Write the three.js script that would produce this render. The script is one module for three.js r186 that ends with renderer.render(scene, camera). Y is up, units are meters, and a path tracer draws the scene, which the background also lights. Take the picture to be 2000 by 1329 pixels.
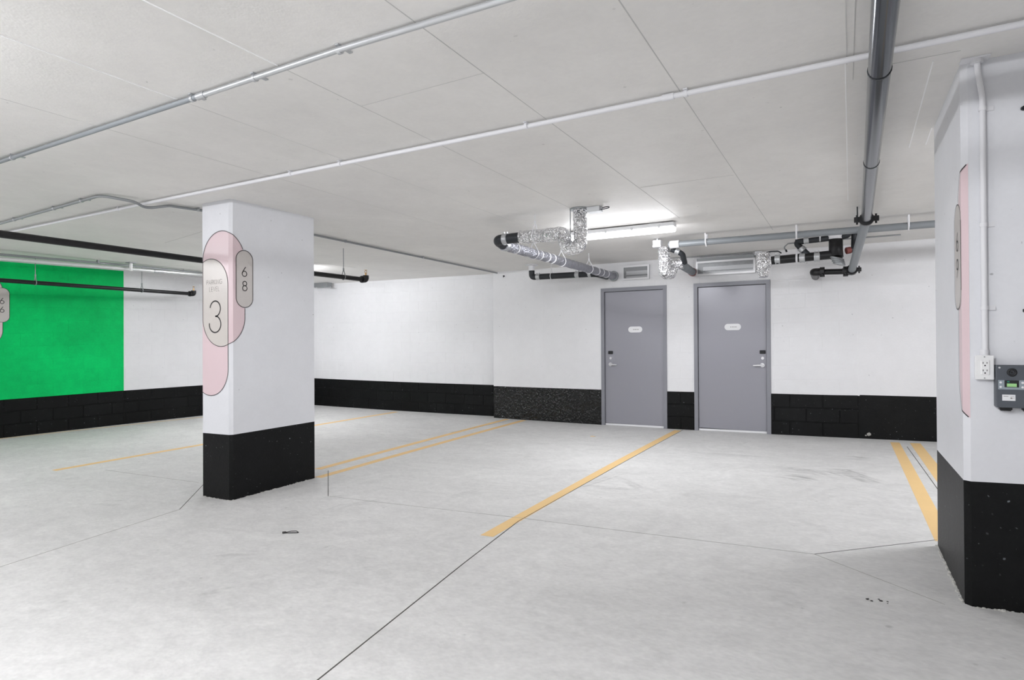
import * as THREE from 'three';
import { mergeGeometries } from 'three/addons/utils/BufferGeometryUtils.js';
import { RoundedBoxGeometry } from 'three/addons/geometries/RoundedBoxGeometry.js';
import { RectAreaLightUniformsLib } from 'three/addons/lights/RectAreaLightUniformsLib.js';

// ---------------------------------------------------------------- camera, light, exposure
const scene = new THREE.Scene();
scene.background = new THREE.Color(0x000000);
const EYE = 1.25, CEIL = 2.543, RAD = Math.PI / 180;
const camera = new THREE.PerspectiveCamera(59.09, 2000 / 1329, 0.05, 60);
camera.rotation.order = 'YXZ';
camera.position.set(0, EYE, 0);
camera.rotation.set(0.318 * RAD, 29.0015 * RAD, -0.3095 * RAD);
scene.add(camera);
const renderer = new THREE.WebGLRenderer({ antialias: true });
renderer.toneMapping = THREE.LinearToneMapping;
renderer.toneMappingExposure = 1.0;
renderer.shadowMap.enabled = true;
RectAreaLightUniformsLib.init();
const LAMP = 66, LENS = 4;
const LAMP_COLOR = 0xfafbff;
// ceiling strip lights: [x, z, upward share, strength, label, sideways tilt]
const LIGHTS = [
  [-2.18, -6.43, 0.03, 0.86, 'lit white strip light on the ceiling in front of the grey doors', 0.75],
  [-8.25, -6.85, 2.2, 0.8, 'white ceiling strip light behind the free-standing column'],
  [-3.6, -0.35, 0.8, 0.8, 'white ceiling strip light over the near bay, left of the camera'],
  [-0.8, -0.3, 0.8, 0.75, 'white ceiling strip light straight above the camera'],
  [-8.4, -0.6, 1, 1.1, 'white ceiling strip light near the green wall'],
  [2.3, -5.7, 1.2, 1.2, 'white ceiling strip light beyond the right-hand column'],
  [-1.2, 1.6, 0.8, 1.5, 'white ceiling strip light behind the camera'],
  [-6.2, 1.6, 0.8, 1.2, 'white ceiling strip light at the rear of the garage'],
];

// ---------------------------------------------------------------- helpers
const counts = {};
function numbered(n) { const k = counts[n] = (counts[n] ?? -1) + 1; return k ? n + '_' + String(k).padStart(3, '0') : n; }
function tag(o, label, category, group) { o.userData.label = label; if (category) o.userData.category = category; if (group) o.userData.group = group; return o; }
function thing(name, label, category, pos = [0, 0, 0], turn = 0, group) {
  const o = new THREE.Group(); o.name = numbered(name); o.position.set(...pos); o.rotation.y = turn; scene.add(o);
  return tag(o, label, category, group);
}
function structure(name, pos = [0, 0, 0], turn = 0) {
  const o = new THREE.Group(); o.name = name; o.position.set(...pos); o.rotation.y = turn; o.userData.kind = 'structure'; scene.add(o); return o;
}
function part(name, geo, mat, parent, label) {
  const g = Array.isArray(geo) ? mergeGeometries(geo.map((q) => plain(q)), false) : geo;
  const m = new THREE.Mesh(g, mat); m.name = name; m.castShadow = m.receiveShadow = true; parent.add(m);
  if (label) m.userData.label = label;
  return m;
}
function plain(g) { const q = g.index ? g.toNonIndexed() : g; for (const k of Object.keys(q.attributes)) if (!['position', 'normal', 'uv'].includes(k)) q.deleteAttribute(k); return q; }
function mulberry(a) { return () => { a |= 0; a = a + 0x6d2b79f5 | 0; let t = Math.imul(a ^ a >>> 15, 1 | a); t = t + Math.imul(t ^ t >>> 7, 61 | t) ^ t; return ((t ^ t >>> 14) >>> 0) / 4294967296; }; }
const clamp = (v, a, b) => Math.min(b, Math.max(a, v));
const lerp = (a, b, t) => a + (b - a) * t;
const smooth = (a, b, x) => { const t = clamp((x - a) / (b - a), 0, 1); return t * t * (3 - 2 * t); };
// uv in metres from the faces' own directions
function metreUV(g) {
  g = plain(g); const p = g.attributes.position, n = g.attributes.normal, uv = new Float32Array(p.count * 2);
  for (let i = 0; i < p.count; i++) {
    const a = Math.abs(n.getX(i)), b = Math.abs(n.getY(i)), c = Math.abs(n.getZ(i));
    if (b >= a && b >= c) { uv[2 * i] = p.getX(i); uv[2 * i + 1] = p.getZ(i); }
    else if (a >= c) { uv[2 * i] = p.getZ(i); uv[2 * i + 1] = p.getY(i); }
    else { uv[2 * i] = p.getX(i); uv[2 * i + 1] = p.getY(i); }
  }
  g.setAttribute('uv', new THREE.BufferAttribute(uv, 2)); return g;
}
// the floor falls gently towards the left; heights in metres
function floorY(x, z) {
  x = clamp(x, -11.6, 2.2); z = clamp(z, -9.9, 0.4);
  return 0.0458 * x - 0.0047 * z + 0.002 * x * x + 0.0026 * x * z - 0.001 * z * z;
}
// solid from a plan outline [[x, z], ...] (counter-clockwise seen from above), bottom and top given as functions
function prism(outline, bottom, top) {
  const pos = [], tri = (a, b, c) => pos.push(...a, ...b, ...c), n = outline.length;
  const lo = outline.map(([x, z]) => [x, bottom(x, z), z]), hi = outline.map(([x, z]) => [x, top(x, z), z]);
  for (let i = 0; i < n; i++) { const j = (i + 1) % n; tri(lo[i], lo[j], hi[j]); tri(lo[i], hi[j], hi[i]); }
  const flat = outline.map(([x, z]) => new THREE.Vector2(x, -z));
  for (const [a, b, c] of THREE.ShapeUtils.triangulateShape(flat, [])) { tri(hi[a], hi[b], hi[c]); tri(lo[c], lo[b], lo[a]); }
  const g = new THREE.BufferGeometry(); g.setAttribute('position', new THREE.Float32BufferAttribute(pos, 3)); g.computeVertexNormals(); return metreUV(g);
}
// tube swept along points; corners rounded with radius bend
function route(points, bend = 0, steps = 8) {
  const v = points.map((p) => new THREE.Vector3(...p)), out = [v[0]];
  for (let i = 1; i < v.length - 1; i++) {
    const a = v[i - 1].clone().sub(v[i]), b = v[i + 1].clone().sub(v[i]), la = a.length(), lb = b.length(); a.normalize(); b.normalize();
    const half = Math.acos(clamp(a.dot(b), -1, 1)) / 2, cut = Math.min(bend / Math.max(Math.tan(half), 1e-3), la * 0.49, lb * 0.49);
    if (bend <= 0 || half > Math.PI / 2 - 0.02) { out.push(v[i]); continue; }
    const p = v[i].clone().addScaledVector(a, cut), q = v[i].clone().addScaledVector(b, cut);
    for (let k = 0; k <= steps; k++) { const t = k / steps; out.push(p.clone().multiplyScalar((1 - t) * (1 - t)).addScaledVector(v[i], 2 * t * (1 - t)).addScaledVector(q, t * t)); }
  }
  out.push(v[v.length - 1]); return out;
}
function sweep(path, radius, sides = 16, bump) {
  const P = path.map((p) => p.isVector3 ? p : new THREE.Vector3(...p)), T = P.map((p, i) => P[Math.min(i + 1, P.length - 1)].clone().sub(P[Math.max(i - 1, 0)]).normalize());
  let N = new THREE.Vector3(0, 1, 0); if (Math.abs(T[0].y) > 0.9) N.set(1, 0, 0);
  const pos = [], uv = [], idx = []; let run = 0;
  for (let i = 0; i < P.length; i++) {
    if (i) run += P[i].distanceTo(P[i - 1]);
    N.addScaledVector(T[i], -N.dot(T[i])).normalize(); const B = T[i].clone().cross(N);
    for (let k = 0; k <= sides; k++) {
      const a = k / sides * Math.PI * 2, r = (typeof radius === 'function' ? radius(run, i) : radius) + (bump ? bump(run, (k % sides) / sides) : 0);
      const d = N.clone().multiplyScalar(Math.cos(a)).addScaledVector(B, Math.sin(a));
      pos.push(P[i].x + d.x * r, P[i].y + d.y * r, P[i].z + d.z * r); uv.push(a * 0.05, run);
    }
  }
  const w = sides + 1;
  for (let i = 0; i < P.length - 1; i++) for (let k = 0; k < sides; k++) { const a = i * w + k, b = a + 1, c = a + w, d = c + 1; idx.push(a, b, c, b, d, c); }
  const g = new THREE.BufferGeometry(); g.setAttribute('position', new THREE.Float32BufferAttribute(pos, 3)); g.setAttribute('uv', new THREE.Float32BufferAttribute(uv, 2)); g.setIndex(idx); g.computeVertexNormals();
  const caps = [];
  for (const [i, s] of [[0, -1], [P.length - 1, 1]]) {
    const cp = [P[i].x, P[i].y, P[i].z], ci = [0]; const nn = T[i].clone().multiplyScalar(s), cpos = [...cp], cn = [nn.x, nn.y, nn.z], cuv = [0, 0], cidx = [];
    for (let k = 0; k <= sides; k++) { const o = (i * w + k) * 3; cpos.push(pos[o], pos[o + 1], pos[o + 2]); cn.push(nn.x, nn.y, nn.z); cuv.push(0, 0); }
    for (let k = 1; k <= sides; k++) s > 0 ? cidx.push(0, k, k + 1) : cidx.push(0, k + 1, k);
    const c = new THREE.BufferGeometry(); c.setAttribute('position', new THREE.Float32BufferAttribute(cpos, 3)); c.setAttribute('normal', new THREE.Float32BufferAttribute(cn, 3)); c.setAttribute('uv', new THREE.Float32BufferAttribute(cuv, 2)); c.setIndex(cidx); caps.push(plain(c));
  }
  return mergeGeometries([plain(g), ...caps], false);
}
function dense(path, step = 0.02) { // more points along a path
  const P = path.map((p) => p.isVector3 ? p : new THREE.Vector3(...p)), out = [P[0]];
  for (let i = 1; i < P.length; i++) { const n = Math.max(1, Math.round(P[i].distanceTo(P[i - 1]) / step)); for (let k = 1; k <= n; k++) out.push(P[i - 1].clone().lerp(P[i], k / n)); }
  return out;
}
const rod = (a, b, r, sides = 14) => sweep([a, b], r, sides);
function box(w, h, d, x = 0, y = 0, z = 0, round = 0) { const g = round ? new RoundedBoxGeometry(w, h, d, 2, round) : new THREE.BoxGeometry(w, h, d); g.translate(x, y, z); return plain(g); }
const towards = (a, b, t) => { const p = new THREE.Vector3(...a).lerp(new THREE.Vector3(...b), t); return [p.x, p.y, p.z]; };
// band round a pipe between two nearby points
function band(at, dir, len, r) { const d = new THREE.Vector3(...dir).normalize().multiplyScalar(len / 2), p = new THREE.Vector3(...at); return sweep([p.clone().sub(d), p.clone().sub(d).addScaledVector(d, 0.1), p.clone().add(d).addScaledVector(d, -0.1), p.clone().add(d)], (run, i) => (i === 0 || i === 3) ? r * 0.96 : r, 20); }

// ---------------------------------------------------------------- textures (colour, grain and wear only)
function noiseField(size, cells, seed) { // tileable value noise
  const r = mulberry(seed), g = new Float32Array(cells * cells).map(() => r()), out = new Float32Array(size * size);
  for (let y = 0; y < size; y++) for (let x = 0; x < size; x++) {
    const fx = x / size * cells, fy = y / size * cells, x0 = fx | 0, y0 = fy | 0, tx = fx - x0, ty = fy - y0, sx = tx * tx * (3 - 2 * tx), sy = ty * ty * (3 - 2 * ty), x1 = (x0 + 1) % cells, y1 = (y0 + 1) % cells;
    out[y * size + x] = lerp(lerp(g[y0 * cells + x0], g[y0 * cells + x1], sx), lerp(g[y1 * cells + x0], g[y1 * cells + x1], sx), sy);
  }
  return out;
}
function fbm(size, list, seed) { const out = new Float32Array(size * size); list.forEach(([cells, amp], i) => { const n = noiseField(size, cells, seed + i * 17); for (let k = 0; k < out.length; k++) out[k] += (n[k] - 0.5) * amp; }); return out; }
function texture(size, fill, srgb, repeat) {
  const d = new Uint8Array(size * size * 4);
  for (let k = 0; k < size * size; k++) { const c = fill(k, k % size, (k / size) | 0); if (typeof c === 'number') d[4 * k] = d[4 * k + 1] = d[4 * k + 2] = clamp(c, 0, 1) * 255; else for (let j = 0; j < 3; j++) d[4 * k + j] = clamp(c[j], 0, 1) * 255; d[4 * k + 3] = 255; }
  const t = new THREE.DataTexture(d, size, size); t.wrapS = t.wrapT = THREE.RepeatWrapping; t.magFilter = THREE.LinearFilter; t.minFilter = THREE.LinearMipmapLinearFilter; t.generateMipmaps = true;
  if (srgb) t.colorSpace = THREE.SRGBColorSpace; if (repeat) t.repeat.set(1 / repeat, 1 / repeat); t.needsUpdate = true; return t;
}
const grain = fbm(512, [[16, 0.3], [64, 0.4], [160, 0.5]], 5);
const grainBump = texture(512, (k) => 0.5 + grain[k] * 0.5, false, 1.0);
const roughN = fbm(1024, [[48, 0.5], [90, 0.9], [150, 0.4]], 31);
const roughBump = texture(1024, (k) => 0.5 + Math.max(roughN[k], -0.1) * 0.8, false, 2.0);
const crinkle = fbm(512, [[9, 0.7], [20, 0.8], [46, 0.5]], 77);
const foilBump = texture(512, (k) => Math.abs(crinkle[k]) * 1.4, false, 0.5);
const paintN = fbm(1024, [[3, 0.6], [9, 0.5], [40, 0.3], [200, 0.25]], 101);
function speckle(size, count, seed, rmin, rmax) { const r = mulberry(seed), s = new Float32Array(size * size); for (let i = 0; i < count; i++) { const x = r() * size, y = r() * size, rad = rmin + (rmax - rmin) * r() ** 3, el = 0.4 + r() * 0.6, an = r() * 6.3, v = 0.4 + r() * 0.6; const c = Math.cos(an), q = Math.sin(an); for (let dy = -Math.ceil(rad); dy <= rad; dy++) for (let dx = -Math.ceil(rad); dx <= rad; dx++) { const a = dx * c + dy * q, b = (-dx * q + dy * c) / el; if (a * a + b * b <= rad * rad) s[((y + dy + size) % size | 0) * size + ((x + dx + size) % size | 0)] = v; } } return s; }
const scuffs = speckle(1024, 90, 8, 0.6, 3.2), flecks = speckle(1024, 950, 9, 0.6, 3.4);
const whiteMap = texture(1024, (k) => { const v = 0.985 + paintN[k] * 0.03 - scuffs[k] * 0.22; return [v, v, v]; }, true, 3.0);
const blackMap = texture(1024, (k) => { const v = 0.075 + paintN[k] * 0.035 + flecks[k] ** 2 * 0.42; return [v * 0.95, v, v * 1.03]; }, true, 2.0);
const ceilingMap = texture(1024, (k) => { const v = 0.975 + paintN[k] * 0.05 - scuffs[k] * 0.12; return [v, v, v * 0.995]; }, true, 4.0);
const greenMap = texture(1024, (k) => { const v = 0.93 + paintN[k] * 0.16; return [v, v, v]; }, true, 3.0);

// floor: one picture of the slab's grain, trowel sweeps, tyre scuffs and stains, laid in world metres
const FX0 = -11.6, FX1 = 1.8, FZ0 = -9.9, FZ1 = -0.9, FS = 2048;
const floorMap = (() => {
  const a = fbm(FS, [[7, 0.5], [19, 0.45], [60, 0.3], [190, 0.35], [512, 0.5], [1024, 0.5]], 200), s = noiseField(FS, 30, 300), s2 = noiseField(FS, 240, 310), dark = new Float32Array(FS * FS), r = mulberry(42);
  const px = (x) => (x - FX0) / (FX1 - FX0) * FS, py = (z) => (z - FZ0) / (FZ1 - FZ0) * FS;
  const dab = (x, z, rad, amt) => { const cx = px(x), cy = py(z), rx = rad / (FX1 - FX0) * FS, ry = rad / (FZ1 - FZ0) * FS; for (let y = Math.floor(cy - ry); y <= cy + ry; y++) for (let q = Math.floor(cx - rx); q <= cx + rx; q++) if (y >= 0 && q >= 0 && y < FS && q < FS) { const d = ((q - cx) / rx) ** 2 + ((y - cy) / ry) ** 2; if (d < 1) { const k = y * FS + q; dark[k] = Math.max(dark[k], amt * (1 - d) * (0.25 + 0.75 * s2[k])); } } };
  const stroke = (pts, w, amt, hairs = 4) => { for (let h = 0; h < hairs; h++) { const ox = (r() - 0.5) * w, oz = (r() - 0.5) * w * 1.6, am = amt * (0.4 + r() * 0.6), t0 = r() * 0.3, t1 = 0.7 + r() * 0.3; const n = 120; for (let i = 0; i <= n; i++) { const t = lerp(t0, t1, i / n), f = t * (pts.length - 1), k = Math.min(f | 0, pts.length - 2), u = f - k; dab(lerp(pts[k][0], pts[k + 1][0], u) + ox, lerp(pts[k][1], pts[k + 1][1], u) + oz, 0.016 + r() * 0.012, am * Math.sin(Math.PI * i / n)); } } };
  const tyre = [[[-0.81, -6.62], [-0.5, -6.62], [-0.23, -6.56], [-0.05, -6.29]], [[-0.62, -6.33], [-0.39, -6.24], [-0.21, -6.11]], [[-0.28, -6.65], [-0.01, -6.7], [0.19, -6.32], [0.34, -6.14]], [[-0.19, -6.69], [0.2, -6.57]], [[-0.06, -7.56], [0.33, -7.5]]];
  tyre.forEach((q) => stroke(q, 0.14, 0.42, 7));
  [[[-2.27, -4.88], [-2.12, -5.16], [-2.04, -5.5], [-1.92, -6.09]], [[-1.97, -5.61], [-1.67, -5.3], [-1.51, -5.07]], [[-2.14, -5.11], [-1.81, -5.13], [-1.47, -5.09]], [[-8.16, -3.23], [-8.13, -3.33], [-8.09, -3.41]], [[-1.19, -5.18], [-1.11, -5.17]], [[-1.19, -8.1], [-1.12, -8.22]], [[-1.7, -7.2], [-1.1, -7.25], [-0.5, -7.15]]].forEach((q) => stroke(q, 0.09, 0.24, 5));
  [[[-3.02, -4.25], [-2.96, -4.47], [-2.93, -4.78]], [[-3.75, -1.51], [-3.67, -1.57], [-3.65, -1.62]], [[-3.54, -2.43], [-3.44, -2.52], [-3.31, -2.57]], [[-3.03, -2.05], [-3.01, -2.09], [-2.99, -2.12]], [[-4.07, -3.79], [-3.88, -3.97]], [[-0.38, -3.3], [-0.27, -3.24], [-0.2, -3.17]], [[-3.67, -3.52], [-3.68, -3.77], [-3.47, -4.05]], [[-5.84, -2.85], [-5.54, -3.03]]].forEach((q) => stroke(q, 0.1, 0.17, 6));
  for (let i = 0; i < 260; i++) { const x = lerp(FX0, FX1, r()), z = lerp(FZ0, FZ1, r()), an = r() * 6.3, l = 0.1 + r() * 0.5; stroke([[x, z], [x + Math.cos(an) * l, z + Math.sin(an) * l], [x + Math.cos(an + 0.4) * l * 1.6, z + Math.sin(an + 0.4) * l * 1.6]], 0.05, 0.045, 2); }
  for (let i = 0; i < 420; i++) dab(lerp(FX0, FX1, r()), lerp(FZ0, FZ1, r()), 0.006 + 0.012 * r() ** 2, 0.12 + r() * 0.3);
  const t = texture(FS, (k, x, y) => { const sweepy = Math.sin((x * 0.05 + y * 0.02) + s[k] * 22) * 0.008; const v = 0.835 + a[k] * 0.07 + sweepy - dark[k] * 0.5; return [v, v * 0.998, v * 0.992]; }, true);
  t.wrapS = t.wrapT = THREE.MirroredRepeatWrapping; return t;
})();

// ---------------------------------------------------------------- materials
const std = (o) => new THREE.MeshStandardMaterial(o), phys = (o) => new THREE.MeshPhysicalMaterial(o);
const M = {
  floor: std({ map: floorMap, roughness: 0.72, bumpMap: grainBump, bumpScale: 0.0012 }),
  white: std({ map: whiteMap, color: 0xf4f4f6, roughness: 0.5, bumpMap: grainBump, bumpScale: 0.0012 }),
  column: std({ map: whiteMap, color: 0xecedf1, roughness: 0.42, bumpMap: grainBump, bumpScale: 0.0006 }),
  black: phys({ map: blackMap, roughness: 0.45, specularIntensity: 0.35, bumpMap: grainBump, bumpScale: 0.002 }),
  blackRough: std({ map: blackMap, roughness: 0.12, bumpMap: roughBump, bumpScale: 0.035 }),
  green: phys({ map: greenMap, color: 0x00d870, roughness: 0.5, specularIntensity: 0.3, bumpMap: grainBump, bumpScale: 0.0025 }),
  ceiling: std({ map: ceilingMap, color: 0xf4f2f0, roughness: 0.62, bumpMap: grainBump, bumpScale: 0.001 }),
  seam: std({ color: 0xd9d8d6, roughness: 0.7 }),
  seamLight: std({ color: 0xffffff, roughness: 0.6 }),
  seamDark: std({ color: 0xc9c8c6, roughness: 0.8 }),
  joint: std({ color: 0x55544f, roughness: 0.9 }),
  grout: std({ color: 0xc9c8c3, roughness: 0.9 }),
  jointFaint: std({ color: 0xa5a39e, roughness: 0.9 }),
  yellow: std({ map: whiteMap, color: 0xf0cc90, roughness: 0.7, bumpMap: grainBump, bumpScale: 0.001 }),
  yellowWorn: std({ map: whiteMap, color: 0xead2a6, roughness: 0.75 }),
  door: std({ color: 0x9c9ca4, roughness: 0.28, metalness: 0.1 }),
  frame: std({ color: 0x8f9097, roughness: 0.4, metalness: 0.1 }),
  plaque: std({ color: 0xf2f2f4, roughness: 0.4 }),
  ink: std({ color: 0x3a3838, roughness: 0.6 }),
  inkPale: std({ color: 0x8e8a88, roughness: 0.6 }),
  pink: std({ color: 0xe6cfd3, roughness: 0.3 }),
  beige: std({ color: 0xd6d0ca, roughness: 0.3 }),
  beigeDark: std({ color: 0xcfc9c5, roughness: 0.3 }),
  chrome: std({ color: 0xe4e4e6, roughness: 0.3, metalness: 0.55 }),
  galv: std({ color: 0xc4c6c8, roughness: 0.4, metalness: 0.75 }),
  galvDull: std({ color: 0x9b9ea0, roughness: 0.5, metalness: 0.5 }),
  steelPipe: std({ color: 0x55595f, roughness: 0.17, metalness: 0.85 }),
  ventWhite: std({ color: 0xececee, roughness: 0.35, metalness: 0.25 }),
  blackPipe: std({ color: 0x1b1b1d, roughness: 0.36, metalness: 0.2 }),
  castIron: std({ color: 0x33363a, roughness: 0.42, metalness: 0.35, bumpMap: grainBump, bumpScale: 0.002 }),
  greyPipe: std({ color: 0x8d9296, roughness: 0.45, metalness: 0.2 }),
  wrapGrey: std({ color: 0xa3a4ac, roughness: 0.42, metalness: 0.7, bumpMap: foilBump, bumpScale: 0.02 }),
  foil: std({ color: 0xf6f6f8, roughness: 0.25, metalness: 0.9, bumpMap: foilBump, bumpScale: 0.032 }),
  strap: std({ color: 0xe9e9ec, roughness: 0.5 }),
  whitePlastic: std({ color: 0xf4f4f4, roughness: 0.4 }),
  darkHole: std({ color: 0x0c0c0d, roughness: 0.9 }),
  brass: std({ color: 0xc8a77a, roughness: 0.3, metalness: 0.9 }),
  red: std({ color: 0x8a4a45, roughness: 0.6 }),
  device: std({ color: 0x555a61, roughness: 0.5 }),
  deviceDark: std({ color: 0x1a1b1e, roughness: 0.5 }),
  devicePanel: std({ color: 0x98a2aa, roughness: 0.45 }),
  lcd: std({ color: 0x9fd08e, roughness: 0.25, emissive: 0x9fd08e, emissiveIntensity: 0.15 }),
  led: std({ color: 0x2f9a80, roughness: 0.3 }),
  leaf: std({ color: 0xd9c3a0, roughness: 0.8 }),
  lens: std({ color: 0xffffff, roughness: 0.4, emissive: LAMP_COLOR, emissiveIntensity: LENS }),
  housing: std({ color: 0xe9eaec, roughness: 0.5 }),
};

// ---------------------------------------------------------------- floor
{
  const floor = structure('floor');
  const w = 19.5, d = 17.5, cx = -2.6, cz = -2.6, g = new THREE.BoxGeometry(w, 0.3, d, 78, 1, 70), p = g.attributes.position, uv = g.attributes.uv;
  for (let i = 0; i < p.count; i++) { const x = p.getX(i) + cx, z = p.getZ(i) + cz; p.setXYZ(i, x, p.getY(i) - 0.15 + floorY(x, z), z); uv.setXY(i, (x - FX0) / (FX1 - FX0), (z - FZ0) / (FZ1 - FZ0)); }
  g.computeVertexNormals();
  M.floor.bumpMap = texture(512, (k) => 0.5 + grain[k] * 0.5, false); M.floor.bumpMap.repeat.set(12, 8);
  part('concrete_slab', g, M.floor, floor);
  // sealed saw cuts
  const cut = (pts, width, mat) => { // narrow sealant bead that follows the floor
    const pos = [], P = dense(pts.map(([x, z]) => [x, 0, z]), 0.2);
    for (let i = 0; i < P.length - 1; i++) { const a = P[i], b = P[i + 1], n = new THREE.Vector3(b.z - a.z, 0, a.x - b.x).normalize().multiplyScalar(width / 2); const q = (v, s, h) => { const x = v.x + n.x * s, z = v.z + n.z * s; return [x, floorY(x, z) + h, z]; };
      const up = 0.0012, quad = (A, B, C, D) => pos.push(...A, ...B, ...C, ...A, ...C, ...D);
      quad(q(a, 1, up), q(b, 1, up), q(b, -1, up), q(a, -1, up)); quad(q(a, 1, -0.02), q(b, 1, -0.02), q(b, 1, up), q(a, 1, up)); quad(q(b, -1, -0.02), q(a, -1, -0.02), q(a, -1, up), q(b, -1, up)); }
    const c = new THREE.BufferGeometry(); c.setAttribute('position', new THREE.Float32BufferAttribute(pos, 3)); c.computeVertexNormals(); part('control_joint', metreUV(c), mat, floor);
  };
  cut([[-1.62, 0.6], [-1.81, -1.67], [-2.0, -3.0], [-2.115, -3.9], [-2.132, -6.2], [-2.155, -9.2]], 0.007, M.joint);
  cut([[-4.03, -3.9], [-2.127, -3.98], [-0.166, -3.96]], 0.004, M.jointFaint);
  cut([[-0.166, -3.96], [0.49, -4.53]], 0.004, M.joint);
  cut([[-0.166, -3.96], [0.2, -3.62]], 0.004, M.jointFaint);
  cut([[0.2, -3.62], [0.4, -3.43]], 0.003, M.jointFaint);
  cut([[-4.9, -4.72], [-4.05, -3.9]], 0.006, M.joint);
  cut([[-5.6, -3.75], [-4.9, -3.06]], 0.006, M.joint);
  cut([[-4.9, -3.06], [-4.67, -1.75], [-4.6, -1.0]], 0.005, M.jointFaint);
  cut([[-5.25, -7.55], [-5.12, -9.25]], 0.006, M.joint);
  cut([[0.645, -8.6], [0.68, -5.0]], 0.006, M.joint);
  cut([[-7.3, -3.7], [-5.7, -3.76]], 0.004, M.jointFaint);
}

// painted bay lines: centre line points and half widths, on the floor
function bayLine(pts, width, mat, label) {
  const pos = [], P = dense(pts.map(([x, z]) => [x, 0, z]), 0.2), up = 0.0009;
  for (let i = 0; i < P.length - 1; i++) { const a = P[i], b = P[i + 1], n = new THREE.Vector3(b.z - a.z, 0, a.x - b.x).normalize().multiplyScalar(width / 2); const q = (v, s, h) => { const x = v.x + n.x * s, z = v.z + n.z * s; return [x, floorY(x, z) + h, z]; }, quad = (A, B, C, D) => pos.push(...A, ...B, ...C, ...A, ...C, ...D);
    quad(q(a, 1, up), q(b, 1, up), q(b, -1, up), q(a, -1, up)); quad(q(a, 1, -0.004), q(b, 1, -0.004), q(b, 1, up), q(a, 1, up)); quad(q(b, -1, -0.004), q(a, -1, -0.004), q(a, -1, up), q(b, -1, up)); }
  const g = new THREE.BufferGeometry(); g.setAttribute('position', new THREE.Float32BufferAttribute(pos, 3)); g.computeVertexNormals();
  const m = part(numbered('parking_line'), metreUV(g), mat, scene); tag(m, label, 'road marking', 'yellow parking bay lines'); return m;
}
bayLine([[-2.147, -3.5], [-2.19, -6.2], [-2.217, -9.15]], 0.1, M.yellow, 'long yellow bay line in the open floor running to the wall between the two doors');
bayLine([[0.542, -8.96], [0.527, -4.5]], 0.1, M.yellow, 'yellow bay line left of the dark seam that ends at the right-hand column base');
bayLine([[0.755, -8.96], [0.755, -3.9]], 0.11, M.yellow, 'yellow bay line right of the dark seam, half hidden by the right-hand column');
bayLine([[-4.735, -4.42], [-4.93, -9.32]], 0.1, M.yellow, 'right-hand line of the yellow pair starting beside the free-standing column');
bayLine([[-5.06, -4.72], [-5.27, -9.32]], 0.1, M.yellow, 'left-hand line of the yellow pair starting beside the free-standing column');
bayLine([[-7.84, -3.43], [-7.74, -9.26]], 0.1, M.yellow, 'pale yellow bay line passing behind the free-standing column');
bayLine([[-11.13, -4.0], [-10.42, -6.95], [-10.2, -8.9]], 0.06, M.yellowWorn, 'thin yellow line along the foot of the green wall');

// ---------------------------------------------------------------- ceiling
{
  const ceiling = structure('ceiling');
  part('concrete_slab', metreUV(box(20, 0.3, 18, -2.6, CEIL + 0.15, -2.6)), M.ceiling, ceiling);
  const seam = (a, b, w, h, m) => { const dx = b[0] - a[0], dz = b[1] - a[1], l = Math.hypot(dx, dz), g = new THREE.BoxGeometry(w, h * 2, l); g.rotateY(Math.atan2(dx, dz)); g.translate((a[0] + b[0]) / 2, CEIL, (a[1] + b[1]) / 2); part('form_seam', metreUV(g), m, ceiling); };
  seam([-0.745, 0.4], [-0.715, -7.5], 0.005, 0.0008, M.seamDark); seam([-1.505, 0.4], [-1.49, -6.3], 0.005, 0.0008, M.seamDark);
  seam([-2.285, 0.2], [-2.287, -1.9], 0.005, 0.0025, M.seamLight); seam([-2.287, -1.9], [-2.29, -5.3], 0.004, 0.0007, M.seamDark); seam([-3.06, 0.2], [-3.06, -1.9], 0.005, 0.0025, M.seamLight); seam([-3.06, -1.9], [-3.06, -6.0], 0.004, 0.0007, M.seam);
  seam([0.0, -1.5], [0.018, -3.2], 0.004, 0.002, M.seam); seam([0.012, -3.2], [0.035, -6.3], 0.006, 0.002, M.seamLight); seam([0.045, -1.5], [0.045, -3.4], 0.003, 0.002, M.seamDark);
  seam([-1.48, -4.89], [-0.74, -4.885], 0.005, 0.0015, M.seam); seam([0.366, -3.36], [0.385, -4.78], 0.006, 0.003, M.seamLight); seam([0.47, -4.4], [0.475, -4.76], 0.006, 0.003, M.seamLight);
  seam([-3.84, 0.2], [-3.84, -5.8], 0.004, 0.0012, M.seam); seam([0.2, -3.3], [0.46, -3.3], 0.004, 0.0015, M.seamDark);
  seam([-2.29, -2.45], [-1.5, -2.44], 0.004, 0.001, M.seam); seam([-7.5, -4.5], [-5.6, -4.1], 0.004, 0.0015, M.seamDark); seam([-7.5, -5.0], [-7.2, -7.6], 0.004, 0.0015, M.seamDark);
}

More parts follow.
